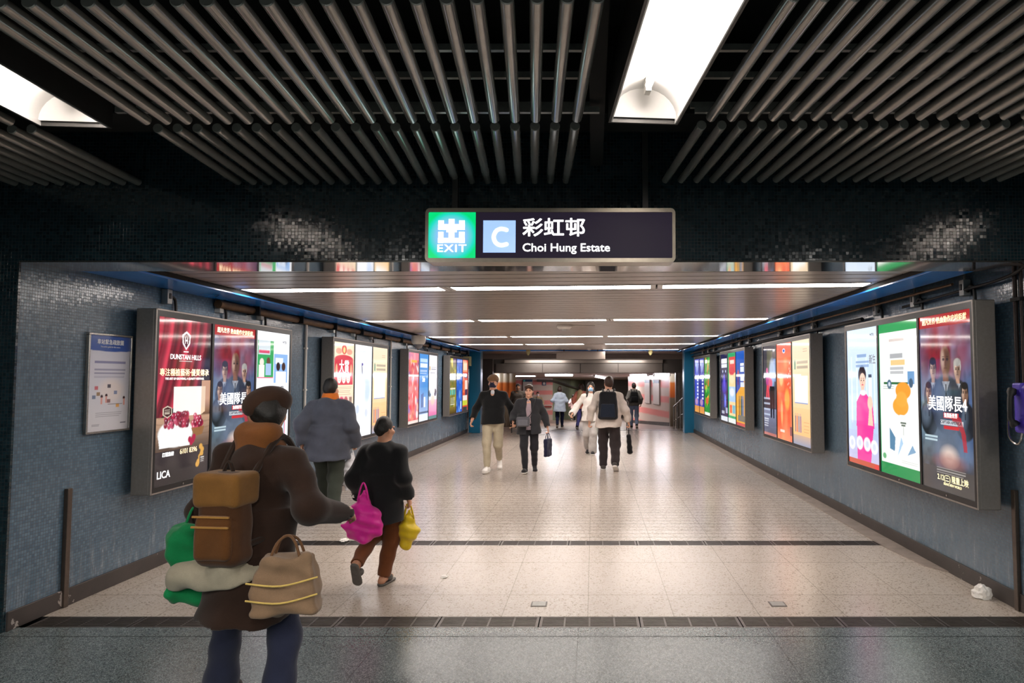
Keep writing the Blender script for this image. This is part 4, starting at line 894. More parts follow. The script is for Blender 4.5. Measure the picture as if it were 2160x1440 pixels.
# notices in the lower hall
M['hdr'] = plain('dark blue notice header', '2c4a6c', .4, 0, .05); M['sheet'] = plain('pale notice sheet', 'c8bcb4', .4, 0, .05, 8); M['teal_pic'] = plain('teal pictogram', '4ac0b0', .4, 0, .02)
def board(lab, org, ux, w, z0, z1, nrm):
    ux = Vector(ux).normalized(); ang = math.atan2(ux.y, ux.x)
    t = thing('wall_notice', lab, 'notice board', (org[0], org[1], z0), ang); h = z1 - z0
    MB().box(0, w, -.06, 0, 0, h, .01).build('frame', M['hall_lip'], t); MB().box(.03, w - .03, -.068, -.055, .03, h - .16).build('sheet', M['sheet'], t)
    MB().box(.03, w - .03, -.07, -.055, h - .15, h - .02).build('header', M['hdr'], t); MB().box(.05, .15, -.074, -.06, h - .135, h - .035).build('pictogram', M['teal_pic'], t)
    return t
for t0_, t1_, lab in ((.1866, .319, 'tall wall notice on the pink wall, the one closer to the ribbed metal wall'), (.394, .518, 'tall wall notice on the pink wall, the one closer to the black backpack')):
    A = P0.lerp(P1, t1_); B = P0.lerp(P1, t0_); board(lab, A + pn * .001, B - A, (B - A).length, .5, 1.6, pn)
board('wall notice with blue heading on the far lavender wall behind the grey jacket', (-4.42, 42.99, 0), (1, 0, 0), .62, -.45, 1.6, None)
t = thing('square_sign', 'small dark square sign on the far pink wall above the tan jacket', 'sign', (-3.2, 42.99, 1.22)); MB().box(0, .24, -.04, 0, 0, .26).build('plate', M['hdr'], t); MB().box(.05, .19, -.045, -.035, .04, .2).build('symbol', M['sheet'], t)
tag(MB().box(-3.95, -2.6, 42.9, 42.96, -.14, -.05).build('wall_rail', plain('dark red rail', '8a3a34', .4)), 'dark red rail across the far pink wall at hip height', 'rail')
o = MB().tube([(-3.5, 42.7, 1.52), (-2.6, 42.6, 1.5), (-1.7, 50, 1.1), (-.9, 58, .7)], .07, 8).build('ceiling_pipe', M['hall_dark'], smooth=True); tag(o, 'dark pipe sloping down along the pale green wall', 'pipe')
# lamps
M['lobby_tube'] = glow('lit cool fluorescent lamp', 'f4f2ff', 34.0)
for (x0, y0, z0, x1, y1, z1, r, lab) in ((-2.04, 29, 1.80, -.88, 29, 1.80, .05, 'long lit fluorescent lamp above the light blue jacket'), (.03, 31, 1.775, .74, 40, 1.66, .06, 'slanting lit fluorescent lamp beside the backpack man'),
    (1.60, 29.6, 1.79, 2.26, 28.9, 1.80, .05, 'lit fluorescent lamp at the top of the pink wall above the black backpack'), (2.42, 27.3, 1.80, 3.0, 27.3, 1.81, .06, 'wide lit fluorescent lamp above the pink wall notices'),
    (-4.28, 26.5, 1.80, -3.86, 26.5, 1.80, .06, 'lit fluorescent lamp beside the orange banded wall'), (-3.75, 33, 1.765, -2.8, 33, 1.765, .03, 'thin lit fluorescent lamp above the far lavender wall')):
    t = thing('fluorescent_lamp', lab, 'light', (0, 0, 0)); A, B = Vector((x0, y0, z0)), Vector((x1, y1, z1)); e = (B - A).normalized()
    MB().tube([A, B], r, 10).build('tube', M['lobby_tube'], t, smooth=True); MB().tube([A - e * .05, A], r * 1.1, 10).tube([B, B + e * .05], r * 1.1, 10).build('end_cap', M['white_paint'], t, smooth=True)
# railings at the head of the slope
def railing(name, lab, tops, foot, mid=True):
    t = thing(name, lab, 'railing', (0, 0, 0))
    for (x, y, z) in tops:
        MB().tube([(x, y, rz(y) - .03), (x, y, z)], .022, 10).build('post', M['steel'], t, smooth=True)
    if len(tops) > 1: MB().tube(tops, .024, 10).build('handrail', M['steel'], t, smooth=True)
    if mid: MB().tube([(x, y, z - .5) for x, y, z in tops], .014, 8).build('mid_rail', M['steel'], t, smooth=True)
    return t
railing('stair_railing', 'stainless steel railing beside the teal column in front of the ribbed wall', [(2.93, 22.4, 1.03), (2.87, 22.8, .92), (2.81, 23.2, .80), (2.745, 23.6, .69)], 0)
railing('newel_railing', 'single stainless post with rail beside the person with black backpack', [(1.087, 22.5, 1.0), (1.25, 24.6, .82)], 0, False)
area = None
# ================================================================== PEOPLE
# every body and garment is one closed surface grown around a posed skeleton (distance field, surface nets)
class Field:
    def __init__(s): s.p = []; s.cut = []
    def _add(s, fn, lo, hi, k, sub): s.p.append((fn, np.array(lo, float), np.array(hi, float), k, sub)); return s
    def cap(s, a, b, ra, rb, k=.03, sy=1.0, sub=False):
        a, b = np.array(a, float), np.array(b, float); R = max(ra, rb)
        def fn(x, y, z):
            ba = b - a; q = np.array([1, 1 / sy, 1]); bs = ba * q; L = max(bs @ bs, 1e-9)
            px, py, pz = x - a[0], (y - a[1]) / sy, z - a[2]
            t = np.clip((px * bs[0] + py * bs[1] + pz * bs[2]) / L, 0, 1)
            return (np.sqrt((px - bs[0] * t) ** 2 + (py - bs[1] * t) ** 2 + (pz - bs[2] * t) ** 2) - (ra + (rb - ra) * t)) * min(1, sy)
        return s._add(fn, np.minimum(a, b) - R, np.maximum(a, b) + R, k, sub)
    def ell(s, c, r, k=.03, sub=False, rot=None):
        c, r = np.array(c, float), np.array(r, float); Rm = np.array(rot) if rot is not None else None
        def fn(x, y, z):
            px, py, pz = x - c[0], y - c[1], z - c[2]
            if Rm is not None: px, py, pz = (Rm[0][i] * px + Rm[1][i] * py + Rm[2][i] * pz for i in range(3))
            k0 = np.sqrt((px / r[0]) ** 2 + (py / r[1]) ** 2 + (pz / r[2]) ** 2); k1 = np.sqrt((px / r[0] ** 2) ** 2 + (py / r[1] ** 2) ** 2 + (pz / r[2] ** 2) ** 2)
            return k0 * (k0 - 1) / np.maximum(k1, 1e-6)
        e = r if Rm is None else np.full(3, r.max()); return s._add(fn, c - e, c + e, k, sub)
    def box(s, c, h, r=.02, k=.02, sub=False, rz=0.0, taper=0.0, rx=0.0):
        c, h = np.array(c, float), np.array(h, float); cs, sn = math.cos(rz), math.sin(rz); cx_, sx_ = math.cos(rx), math.sin(rx)
        def fn(x, y, z):
            px, py, pz = x - c[0], y - c[1], z - c[2]; px, py = px * cs + py * sn, -px * sn + py * cs
            py, pz = py * cx_ + pz * sx_, -py * sx_ + pz * cx_
            f = 1 + taper * pz / h[2]; qx, qy, qz = np.abs(px) / f - h[0] + r, np.abs(py) / f - h[1] + r, np.abs(pz) - h[2] + r
            return np.sqrt(np.maximum(qx, 0) ** 2 + np.maximum(qy, 0) ** 2 + np.maximum(qz, 0) ** 2) + np.minimum(np.maximum(qx, np.maximum(qy, qz)), 0) - r
        e = np.full(3, np.linalg.norm(h) * (1 + abs(taper))); return s._add(fn, c - e, c + e, k, sub)
    def cone(s, x, y, z0, z1, r0, r1, k=.03, sub=False, lean=(0, 0)):
        """vertical elliptical frustum; r0 = (rx, ry) at z0, r1 at z1"""
        def fn(X, Y, Z):
            t = np.clip((Z - z0) / (z1 - z0), 0, 1); rx = r0[0] + (r1[0] - r0[0]) * t; ry = r0[1] + (r1[1] - r0[1]) * t
            d = (np.sqrt(((X - x - lean[0] * t) / rx) ** 2 + ((Y - y - lean[1] * t) / ry) ** 2) - 1) * np.minimum(rx, ry)
            return np.maximum(d, np.maximum(z0 - Z, Z - z1))
        R = max(*r0, *r1) + max(abs(lean[0]), abs(lean[1])); return s._add(fn, (x - R, y - R, z0), (x + R, y + R, z1), k, sub)
    def plane(s, nrm, d): s.cut.append((np.array(nrm, float), d)); return s     # keep n.p < d
    def mesh(s, vox, wr=0.0, seed=0, wscale=1.0):
        pos = [p for p in s.p if not p[4]]
        lo = np.min([p[1] for p in pos], 0) - .03 - vox; hi = np.max([p[2] for p in pos], 0) + .03 + vox
        n = np.ceil((hi - lo) / vox).astype(int) + 1
        ax = [(lo[i] + vox * np.arange(n[i])).astype(np.float32) for i in range(3)]
        D = np.full(n, .25, np.float32)
        for fn, l, h, k, sub in s.p:
            m = k + 2.5 * vox; i0 = np.maximum(np.floor((l - m - lo) / vox).astype(int), 0); i1 = np.minimum(np.ceil((h + m - lo) / vox).astype(int) + 1, n)
            if (i1 <= i0).any(): continue
            sl = tuple(slice(a, b) for a, b in zip(i0, i1))
            d = fn(ax[0][sl[0]][:, None, None], ax[1][sl[1]][None, :, None], ax[2][sl[2]][None, None, :]).astype(np.float32)
            o = D[sl]
            if sub: d = -d; hh = np.maximum(k - np.abs(o - d), 0) / max(k, 1e-6); D[sl] = np.maximum(o, d) + hh * hh * k * .25
            else: hh = np.maximum(k - np.abs(o - d), 0) / max(k, 1e-6); D[sl] = np.minimum(o, d) - hh * hh * k * .25
        X, Y, Z = ax[0][:, None, None], ax[1][None, :, None], ax[2][None, None, :]
        if wr:
            r = np.random.RandomState(seed); w = 0
            for i in range(6):
                f = r.uniform(9, 34) * wscale; v = r.randn(3); v /= np.linalg.norm(v); v[2] *= 1.6; w = w + np.sin(f * (v[0] * X + v[1] * Y + v[2] * Z) + r.uniform(0, 6) + 1.2 * np.sin(7 * X + 5 * Z + i))
            D += (wr * w / 2.4).astype(np.float32)
        for nn, dd in s.cut: D = np.maximum(D, (nn[0] * X + nn[1] * Y + nn[2] * Z - dd).astype(np.float32))
        return nets(D, lo, vox)

def nets(D, lo, vox):
    I = D < 0; nx, ny, nz = D.shape
    c = np.zeros((nx - 1, ny - 1, nz - 1), np.int8)
    for dx in (0, 1):
        for dy in (0, 1):
            for dz in (0, 1): c += I[dx:nx - 1 + dx, dy:ny - 1 + dy, dz:nz - 1 + dz]
    act = np.argwhere((c > 0) & (c < 8)); N_ = len(act)
    idx = np.full(c.shape, -1, np.int32); idx[tuple(act.T)] = np.arange(N_)
    acc = np.zeros((N_, 3)); cnt = np.zeros(N_)
    cor = [(a, b, d) for a in (0, 1) for b in (0, 1) for d in (0, 1)]
    for a in cor:
        for ax in range(3):
            if a[ax]: continue
            b = list(a); b[ax] = 1
            va = D[act[:, 0] + a[0], act[:, 1] + a[1], act[:, 2] + a[2]]; vb = D[act[:, 0] + b[0], act[:, 1] + b[1], act[:, 2] + b[2]]
            m = (va < 0) != (vb < 0); t = np.where(m, va / np.where(m, va - vb, 1), 0)
            p = np.array(a, float)[None].repeat(N_, 0); p[:, ax] += t; acc += p * m[:, None]; cnt += m
    V = lo + (act + acc / np.maximum(cnt, 1)[:, None]) * vox
    Q = []
    for ax in range(3):
        u, v = [(1, 2), (2, 0), (0, 1)][ax]
        s0 = [slice(None)] * 3; s1 = [slice(None)] * 3; s0[ax] = slice(0, -1); s1[ax] = slice(1, None)
        A, B = I[tuple(s0)], I[tuple(s1)]; e = np.argwhere(A != B)
        e = e[(e[:, u] > 0) & (e[:, v] > 0) & (e[:, u] < D.shape[u] - 1) & (e[:, v] < D.shape[v] - 1)]
        fl = A[tuple(e.T)]
        def at(du, dv):
            q = e.copy(); q[:, u] -= du; q[:, v] -= dv; return idx[tuple(q.T)]
        q = np.stack([at(1, 1), at(0, 1), at(0, 0), at(1, 0)], 1); q[~fl] = q[~fl][:, ::-1]; Q.append(q)
    Q = np.concatenate(Q); return V, Q[(Q >= 0).all(1)]

def obj_from(name, VQ, mat, parent, scale=1.0):
    V, Q = VQ; me = bpy.data.meshes.new(name)
    me.vertices.add(len(V)); me.vertices.foreach_set('co', (V * scale).astype(np.float32).ravel())
    me.loops.add(Q.size); me.loops.foreach_set('vertex_index', Q.astype(np.int32).ravel()); me.polygons.add(len(Q))
    me.polygons.foreach_set('loop_start', np.arange(0, Q.size, 4, dtype=np.int32))
    me.update(); me.validate(); me.shade_smooth()
    return link(name, me, mat, parent)

def skin_mat(col):
    m = NT('skin'); c = s2l(col); nz = m.noise(m.obj(), 40, 3, .5)
    m.P(Base_Color=m.ramp(nz, [(.3, tuple(.9 * x for x in c)), (.7, tuple(min(1, 1.08 * x) for x in c))]), Roughness=.5)
    m.p.inputs['Subsurface Weight'].default_value = .08; m.p.inputs['Subsurface Radius'].default_value = (.02, .008, .004); return m.mat
SK1 = skin_mat('d9a58a'); SK2 = skin_mat('c08a6c')
FM = {}
def fab(col, rough=.9):
    if (col, rough) not in FM: FM[(col, rough)] = fabric('fabric ' + col, col, rough)
    return FM[(col, rough)]
HAIRM = plain('black hair', '17130f', .55, 0, .4, 90, .3); HAIRB = plain('brown hair', '3a261c', .5, 0, .35, 90, .3); HAIRG = plain('greying hair', '4a4542', .6, 0, .3, 90, .3)
EYE = plain('dark eye', '1c120e', .15, 0, .02); LIP = plain('lips', '9c5a50', .45, 0, .05)

def ik(a, c, l1, l2, pole):
    a, c, pole = (np.array(v, float) for v in (a, c, pole)); d = c - a; L = min(np.linalg.norm(d), (l1 + l2) * .999); u = d / np.linalg.norm(d)
    x = (l1 * l1 - l2 * l2 + L * L) / (2 * L); h = math.sqrt(max(l1 * l1 - x * x, 0)); p = pole - u * (pole @ u); p /= np.linalg.norm(p)
    return a + u * x + p * h, a + u * L
E3 = lambda *v: np.array(v, float)

class Person:
    """faces -Y; person's right hand is at -X. Lengths for 1.70 m, scaled by s."""
    def __init__(p, label, loc, rz, height, vox, feet, wrists, lean=0.03, head=(0, 0), skin=SK1, hip_drop=.02, build=1.0, name='person', splay=.35):
        p.s = height / 1.70; p.vox = vox / p.s; p.build = build
        p.t = thing(name, label, 'person', loc, rz); p.skin = skin; p.head_turn, p.head_tilt = head
        p.hip = E3(0, 0, .92 - hip_drop); p.lean = lean
        up = lambda x, y, z: E3(x, y - lean * (z - .9), z - hip_drop)
        p.up = up
        p.neck = up(0, .0, 1.44); p.hc = up(0, -.02, 1.585)
        p.sh = {'R': up(-.16 * build, .012, 1.352), 'L': up(.16 * build, .012, 1.352)}
        p.leg = {}; p.arm = {}
        for k, sg in (('R', -1), ('L', 1)):
            fx, fy, fz, pitch = feet[k]                       # ankle position offset and foot pitch (toe down > 0)
            h = p.hip + E3(sg * .09, 0, 0); kn, an = ik(h, E3(fx, fy, .085 + fz), .43, .42, E3(sg * .08, -1, 0))
            toe = an + E3(sg * .02, -.155 * math.cos(pitch), -.155 * math.sin(pitch) - .045); heel = an + E3(0, .05 * math.cos(pitch), .05 * math.sin(pitch) - .045)
            p.leg[k] = (h, kn, an, toe, heel, pitch)
            w = np.array(wrists[k], float); el, wr = ik(p.sh[k], w, .285, .25, E3(sg * splay, 1, -.1)); p.arm[k] = (p.sh[k], el, wr)
    def hand_chain(p, k):
        sh, el, wr = p.arm[k]; d = (wr - el); d /= np.linalg.norm(d); return wr, d
    def body(p, hands=True, curl=.5):
        f = Field(); b = p.build; up = p.up
        f.ell(up(0, 0, 1.26), (.155 * b, .105 * b, .19), .05); f.ell(up(0, 0, 1.06), (.135 * b, .095 * b, .16), .06); f.ell(p.hip + E3(0, .004, .0), (.15 * b, .104 * b, .13), .06)
        [f.cap(up(0, .012, 1.40), p.sh[q], .055, .048, .05) for q in 'RL']; f.cap(up(0, .01, 1.38), up(0, -.01, 1.50), .058, .052, .04)
        for k, sg in (('R', -1), ('L', 1)):
            h, kn, an, toe, heel, _ = p.leg[k]
            f.cap(h, kn, .082, .054, .04); f.cap(kn + (an - kn) * .0, kn + (an - kn) * .35, .05, .055, .03); f.cap(kn + (an - kn) * .35, an, .055, .034, .03); f.cap(heel + E3(0, 0, .012), toe + E3(0, .02, .01), .032, .026, .03); f.cap(an, heel, .034, .03, .03)
            s_, el, wr = p.arm[k]; f.cap(s_, el, .05, .038, .05); f.cap(el, wr, .04, .025, .03)
            if hands: p.hand(f, k, curl)
        # head: skull, jaw, nose, ears, brow, eye sockets
        c = p.hc; T = p.head_rot()
        P_ = lambda x, y, z: c + T @ E3(x, y, z)
        f.ell(P_(0, .012, .022), (.074, .092, .098), .02, rot=T.T); f.ell(P_(0, -.018, -.05), (.058, .07, .072), .04, rot=T.T); f.ell(P_(0, -.06, -.092), (.026, .024, .02), .03, rot=T.T)
        f.cap(P_(0, -.082, .004), P_(0, -.105, -.032), .009, .013, .014); f.ell(P_(0, -.103, -.036), (.018, .012, .01), .012, rot=T.T)
        for sg in (-1, 1):
            f.ell(P_(sg * .075, .012, -.012), (.009, .02, .031), .008, rot=T.T); f.ell(P_(sg * .031, -.088, .006), (.017, .012, .011), .012, sub=True, rot=T.T)
            f.ell(P_(sg * .045, -.058, -.03), (.025, .02, .022), .03, rot=T.T)
        f.cap(P_(-.036, -.082, .024), P_(.036, -.082, .024), .009, .009, .015); f.cap(P_(-.02, -.083, -.062), P_(.02, -.083, -.062), .007, .007, .012)
        f.cap(up(0, .012, 1.44), c + T @ E3(0, .02, -.05), .052, .05, .03)
        p.o_body = obj_from('body', f.mesh(p.vox), p.skin, p.t, p.s)
    def head_rot(p):
        a, t = p.head_turn, p.head_tilt
        R1 = np.array([[math.cos(a), -math.sin(a), 0], [math.sin(a), math.cos(a), 0], [0, 0, 1]]); R2 = np.array([[1, 0, 0], [0, math.cos(t), -math.sin(t)], [0, math.sin(t), math.cos(t)]]); return R1 @ R2
    def P(p, x, y, z): return p.hc + p.head_rot() @ E3(x, y, z)
    def hand(p, f, k, curl):
        wr, d = p.hand_chain(k); sg = -1 if k == 'R' else 1
        side = E3(0, -1, 0) - d * (-d[1]); side /= np.linalg.norm(side)          # towards the thumb: forwards
        palm = np.cross(d, side) * sg; palm /= np.linalg.norm(palm); inn = palm if palm[0] * sg < 0 else -palm   # palm faces the thigh
        m = wr + d * .085
        for t in (-.028, -.009, .01, .028): f.cap(wr + d * .015 + side * t * .6, m + side * t, .014, .012, .012)
        for t, L, c_ in ((.030, .078, .9), (.010, .088, 1.0), (-.010, .082, 1.1), (-.029, .065, 1.2)):
            a = m + side * t; a1 = a + (d * math.cos(curl * .6 * c_) + inn * math.sin(curl * .6 * c_)) * L * .45
            a2 = a1 + (d * math.cos(curl * 1.6 * c_) + inn * math.sin(curl * 1.6 * c_)) * L * .32; a3 = a2 + (d * math.cos(curl * 2.4 * c_) + inn * math.sin(curl * 2.4 * c_)) * L * .26
            f.cap(a, a1, .0095, .0088, .005); f.cap(a1, a2, .0088, .008, .004); f.cap(a2, a3, .008, .007, .004)
        b0 = wr + d * .025 + side * .026; b1 = b0 + (d * .7 + side * .7 + inn * .3) * .04; b2 = b1 + (d * .95 + side * .25 + inn * .35) * .035
        f.cap(b0, b1, .014, .011, .01); f.cap(b1, b2, .0105, .008, .005)
        p.grip = getattr(p, 'grip', {}); p.grip[k] = m + inn * .02 + d * .02
    def wgrip(p, k):
        """world position of what the hand holds"""
        q = p.grip[k] * p.s; t = p.t; c, s = math.cos(t.rotation_euler[2]), math.sin(t.rotation_euler[2])
        return Vector((t.location.x + q[0] * c - q[1] * s, t.location.y + q[0] * s + q[1] * c, t.location.z + q[2]))
    def top(p, col, hem, name='jacket', loose=.02, sleeve=.018, flare=.02, collar=None, vneck=False, hood=None, hoodcol=None, wr=.006, short=0.0, mat=None, bell=0.0, open_front=None):
        f = Field(); b = p.build; up = p.up; L = loose; T = p.head_rot()
        for k in 'RL':
            s_, el, wri = p.arm[k]; f.cap(s_, el, .046 + sleeve, .042 + sleeve, .05); e = el + (wri - el) * (1 - short); f.cap(el, e, .044 + sleeve, .032 + sleeve * .9 + bell, .03)
            if not short: q_, d = p.hand_chain(k); f.cap(q_ + d * .002, q_ + d * .10, .06, .06, .005, sub=True)
        f.ell(up(0, 0, 1.24), (.155 * b + L, .105 * b + L, .18), .05); f.ell(up(0, 0, 1.07), (.135 * b + L * 1.3, .095 * b + L * 1.3, .17), .08)
        [f.cap(up(0, .012, 1.395), p.sh[q], .062 + L * .5, .046 + L * .5, .05) for q in 'RL']; f.cap(up(0, .01, 1.38), up(0, 0, 1.45), .07, .058, .04)
        z1 = up(0, 0, 1.12); hy = up(0, 0, hem)[1] * .6 + .012; f.cone(0, hy, hem - .02, z1[2], (.155 * b + L + flare, (.134 * b + L + flare)), (.145 * b + L, .105 * b + L), .05, lean=(0, z1[1] - hy))
        if collar: f.cone(*up(0, .005, 1.4)[:2], up(0, 0, 1.40)[2], up(0, 0, 1.40 + collar)[2], (.085, .085), (.075, .078), .02); f.cap(up(0, 0, 1.46), up(0, 0, 1.6), .06, .066, .01, sub=True)
        if vneck: f.ell(up(0, -.11, 1.43), (.05, .06, .085), .01, sub=True)
        f.cap(up(0, -.005, 1.455), up(0, -.01, 1.6), .056, .07, .01, sub=True)
        if open_front: f.box(up(0, -.22, 1.12), (open_front, .14, .5), .01, .01, sub=True)
        if hood and not hoodcol: f.ell(up(0, .10, 1.35), (.12, .06, .095), .04); f.ell(up(0, .05, 1.40), (.115, .075, .045), .03); f.ell(up(0, .03, 1.50), (.07, .075, .07), .01, sub=True)
        o = obj_from(name, f.mesh(p.vox, wr, sum(map(ord, col)) % 97), mat or fab(col), p.t, p.s); return o
    def bottom(p, col, name='trousers', loose=.014, ankle=.0, flare=0.0, wr=.006, top=None, mat=None, hem=.1):
        f = Field(); b = p.build; L = loose
        f.ell(p.hip + E3(0, .004, .01), (.155 * b + L, .11 * b + L, .14), .05); zt = (top or 1.0) ; f.cone(0, .004, p.hip[2], zt, (.15 * b + L, .11 * b + L), (.142 * b + L, .102 * b + L), .04)
        for k in 'RL':
            h, kn, an, toe, heel, _ = p.leg[k]; e = an + (kn - an) / np.linalg.norm(kn - an) * (hem - .085)
            f.cap(h + E3(0, 0, -.02), kn, .086 + L, .06 + L, .04); f.cap(kn, e, .06 + L, .044 + L + flare, .04)
            u = (an - kn) / np.linalg.norm(an - kn); c2 = e + u * .001; f.cap(c2 + u * .07, c2 + u * .16, .075, .075, .005, sub=True)
        return obj_from(name, f.mesh(p.vox, wr, 5), mat or fab(col), p.t, p.s)
    def shoes(p, col, sole, barefoot=False, h=.05):
        for k in 'RL':
            hp, kn, an, toe, heel, pit = p.leg[k]; n = np.cross(toe - heel, E3(1, 0, 0)); n /= np.linalg.norm(n); n = n if n[2] > 0 else -n
            f = Field(); f.cap(heel + n * .008, toe + E3(0, .03, 0) + n * .004, .043, .042, .02); f.ell(toe + n * .002 + E3(0, .02, 0), (.045, .06, .036), .02); f.cap(heel + n * .02 + E3(0, -.02, 0), an + n * .0, .044, .046, .03) if not barefoot else None
            base = (heel - n * .035) @ n; f.plane(-n, -(base + .012))
            if barefoot: f = Field(); f.cap(heel + (toe - heel) * .55 + n * .018 + E3(.02, 0, 0), heel + (toe - heel) * .55 + n * .018 - E3(.02, 0, 0), .04, .04, .02, 1.0); f.plane(-n, -(base + .012))
            o = obj_from('sandal' if barefoot else 'shoe', f.mesh(min(p.vox, .007)), col, p.t, p.s)
            g = Field(); g.cap(heel - n * .01 + E3(0, 0, 0), toe - n * .008 + E3(0, .012, 0), .046, .05, .02); g.plane(n, base + .02); g.plane(-n, -(base - .008))
            obj_from('sole', g.mesh(min(p.vox, .007)), sole, o, p.s)
    def hair(p, mat, style='short', vox=None):
        f = Field(); T = p.head_rot(); P = p.P
        f.ell(P(0, .02, .038), (.083, .098, .096), .02, rot=T.T)
        f.ell(P(0, .045, -.01), (.078, .07, .075), .03, rot=T.T)
        if style == 'short': f.ell(P(0, -.04, .095), (.068, .05, .03), .03, rot=T.T)
        if style == 'bowl': f.ell(P(0, -.03, .085), (.08, .075, .04), .03, rot=T.T); f.ell(P(0, .03, -.05), (.088, .075, .06), .03, rot=T.T)
        if style == 'bob': f.ell(P(0, .03, -.03), (.098, .088, .095), .03, rot=T.T)
        if style == 'long':
            f.cap(P(0, .05, .0), p.up(0, .075, 1.27), .085, .075, .04, .7)
            for sg in (-1, 1): f.cap(P(sg * .072, -.01, .03), p.up(sg * .085, -.055, 1.30), .028, .03, .02)
        if style != 'back': f.ell(P(0, -.115, -.03), (.066, .085, .095), .01, sub=True, rot=T.T)
        return obj_from('hair', f.mesh(vox or min(p.vox, .008), .003, 3, 4), mat, p.t, p.s)
    def face(p, mouth=True):
        for sg in (-1, 1):
            bm = Field().ell(p.P(sg * .031, -.081, .004), (.012, .007, .007), .0); obj_from('eye', bm.mesh(.004), EYE, p.t, p.s)
            bm = Field().cap(p.P(sg * .018, -.092, .024), p.P(sg * .046, -.082, .026), .004, .0035, .0); obj_from('eyebrow', bm.mesh(.004), HAIRM, p.t, p.s)
        if mouth: obj_from('lips', Field().cap(p.P(-.02, -.088, -.06), p.P(.02, -.088, -.06), .006, .006, .0).mesh(.004), LIP, p.t, p.s)
    def mask(p, col):
        f = Field(); T = p.head_rot(); f.ell(p.P(0, -.032, -.048), (.066, .073, .062), .02, rot=T.T); f.ell(p.P(0, -.09, -.03), (.03, .03, .03), .03, rot=T.T); f.ell(p.P(0, .06, -.04), (.2, .085, .2), .005, sub=True, rot=T.T)
        o = obj_from('face_mask', f.mesh(.006), fab(col), p.t, p.s)
        for sg in (-1, 1): MB().tube([Vector(p.P(sg * .058, -.05, -.03) * p.s), Vector(p.P(sg * .08, .0, -.005) * p.s), Vector(p.P(sg * .08, .02, -.02) * p.s)], .002, 6).build('ear_loop', fab(col), o)
    def cap_hat(p, col, brim=.05):
        f = Field(); T = p.head_rot(); f.ell(p.P(0, .014, .058), (.1, .12, .088), .02, rot=T.T); f.ell(p.P(0, -.06, .062), (.088, .07, .04), .03, rot=T.T); f.ell(p.P(0, -.01, -.03), (.13, .17, .058), .01, sub=True, rot=T.T)
        o = obj_from('cap', f.mesh(.007, .002), fab(col), p.t, p.s)
        g = Field(); g.ell(p.P(0, -.095, .035), (.07, brim, .012), .01, rot=T.T); obj_from('brim', g.mesh(.006), fab(col), o, p.s)
    def part(p, name, f, col, vox=None, wr=0.0, mat=None, parent=None): return obj_from(name, f.mesh(vox or p.vox, wr, 9), mat or fab(col), parent or p.t, p.s)

# walking poses: ankles (x, y, lift, pitch), -y is forwards
def stride(a, b, lead='R', lift=.07, pit=.6):
    o = 'L' if lead == 'R' else 'R'; sx = {'R': -.085, 'L': .085}
    return {lead: (sx[lead], -a, 0, -.05), o: (sx[o], b, lift, pit)}
def hang(ry=0.0, ly=0.0, rx=-.26, lx=.26, rzv=.90, lzv=.90): return {'R': (rx, ry, rzv), 'L': (lx, ly, lzv)}
def thing_at(name, label, cat, q, rz=0.0): return thing(name, label, cat, (q[0], q[1], q[2]), rz)
def bag_obj(name, label, q, rzv, f, mat, handles, hmat, vox=.008, wr=.004, cat='bag', extra=None):
    """bag hanging below the point q; handles = list of paths in local coordinates"""
    t = thing(name, label, cat, tuple(q), rzv); obj_from('bag_body', f.mesh(vox, wr, 4, 1.6), mat, t)
    for h in handles: MB().tube(smooth_path(h, 4), .006, 8).build('handle', hmat, t, smooth=True)
    return t

FAR = .013
# --- brown coated walker in front, seen from behind
A = Person('person in dark brown coat, brown cap and blue jeans walking away, closest to the viewer', (-1.60, 3.26, 0), PI - .12, 1.60, .0085,
           {'R': (-.22, .14, .02, .2), 'L': (.30, -.22, .0, -.1)}, {'R': (-.37, -.20, 1.06), 'L': (.27, -.26, 1.05)}, lean=.12, head=(.75, .3), skin=SK2, build=1.02, splay=.1)
A.body(curl=.6); A.top('2e1d14', .62, 'coat', .034, .03, .04, hood=True, wr=.010); A.bottom('272b40', 'jeans', .006, wr=.006, flare=.035); A.shoes(fab('2a2422'), M['black'])
A.hair(HAIRM, 'back'); A.cap_hat('3a2417', .075); A.face()
A.part('scarf', Field().cone(0, -.06, 1.39, 1.49, (.125, .12), (.09, .1), .02).cap(E3(-.05, -.03, 1.47), E3(.05, -.03, 1.47), .07, .07, .03), '7a4a22', .01, .008)
A.part('waist_wrap', Field().cone(0, .0, .80, .90, (.25, .215), (.225, .185), .04).cap(E3(-.02, .20, .84), E3(.26, .14, .80), .045, .055, .04), 'a39a86', .011, .016)
# --- man in grey hooded jacket near the wall, from behind
B = Person('man in grey blue hooded jacket with orange collar walking away along the notice board wall', (-3.20, 8.35, 0), PI + .12, 1.66, .0095,
           {'R': (-.09, .16, .0, .12), 'L': (.09, -.28, .02, -.15)}, {'R': (-.31, -.05, .90), 'L': (.30, .06, .90)}, lean=.09, head=(-.25, .12), build=1.18)
B.body(curl=1.2); B.top('464a55', .72, 'jacket', .055, .04, .03, hood=True, wr=.009); B.bottom('3a4038', 'trousers', .03, wr=.008); B.shoes(fab('5a6070'), plain('white rubber sole', 'e6e2da', .5)); B.hair(HAIRM, 'back'); B.face()
B.part('orange_collar', Field().cone(*B.up(0, -.005, 1.4)[:2], 1.425, 1.51, (.112, .105), (.088, .095), .02), 'd8742a', .009, .004)
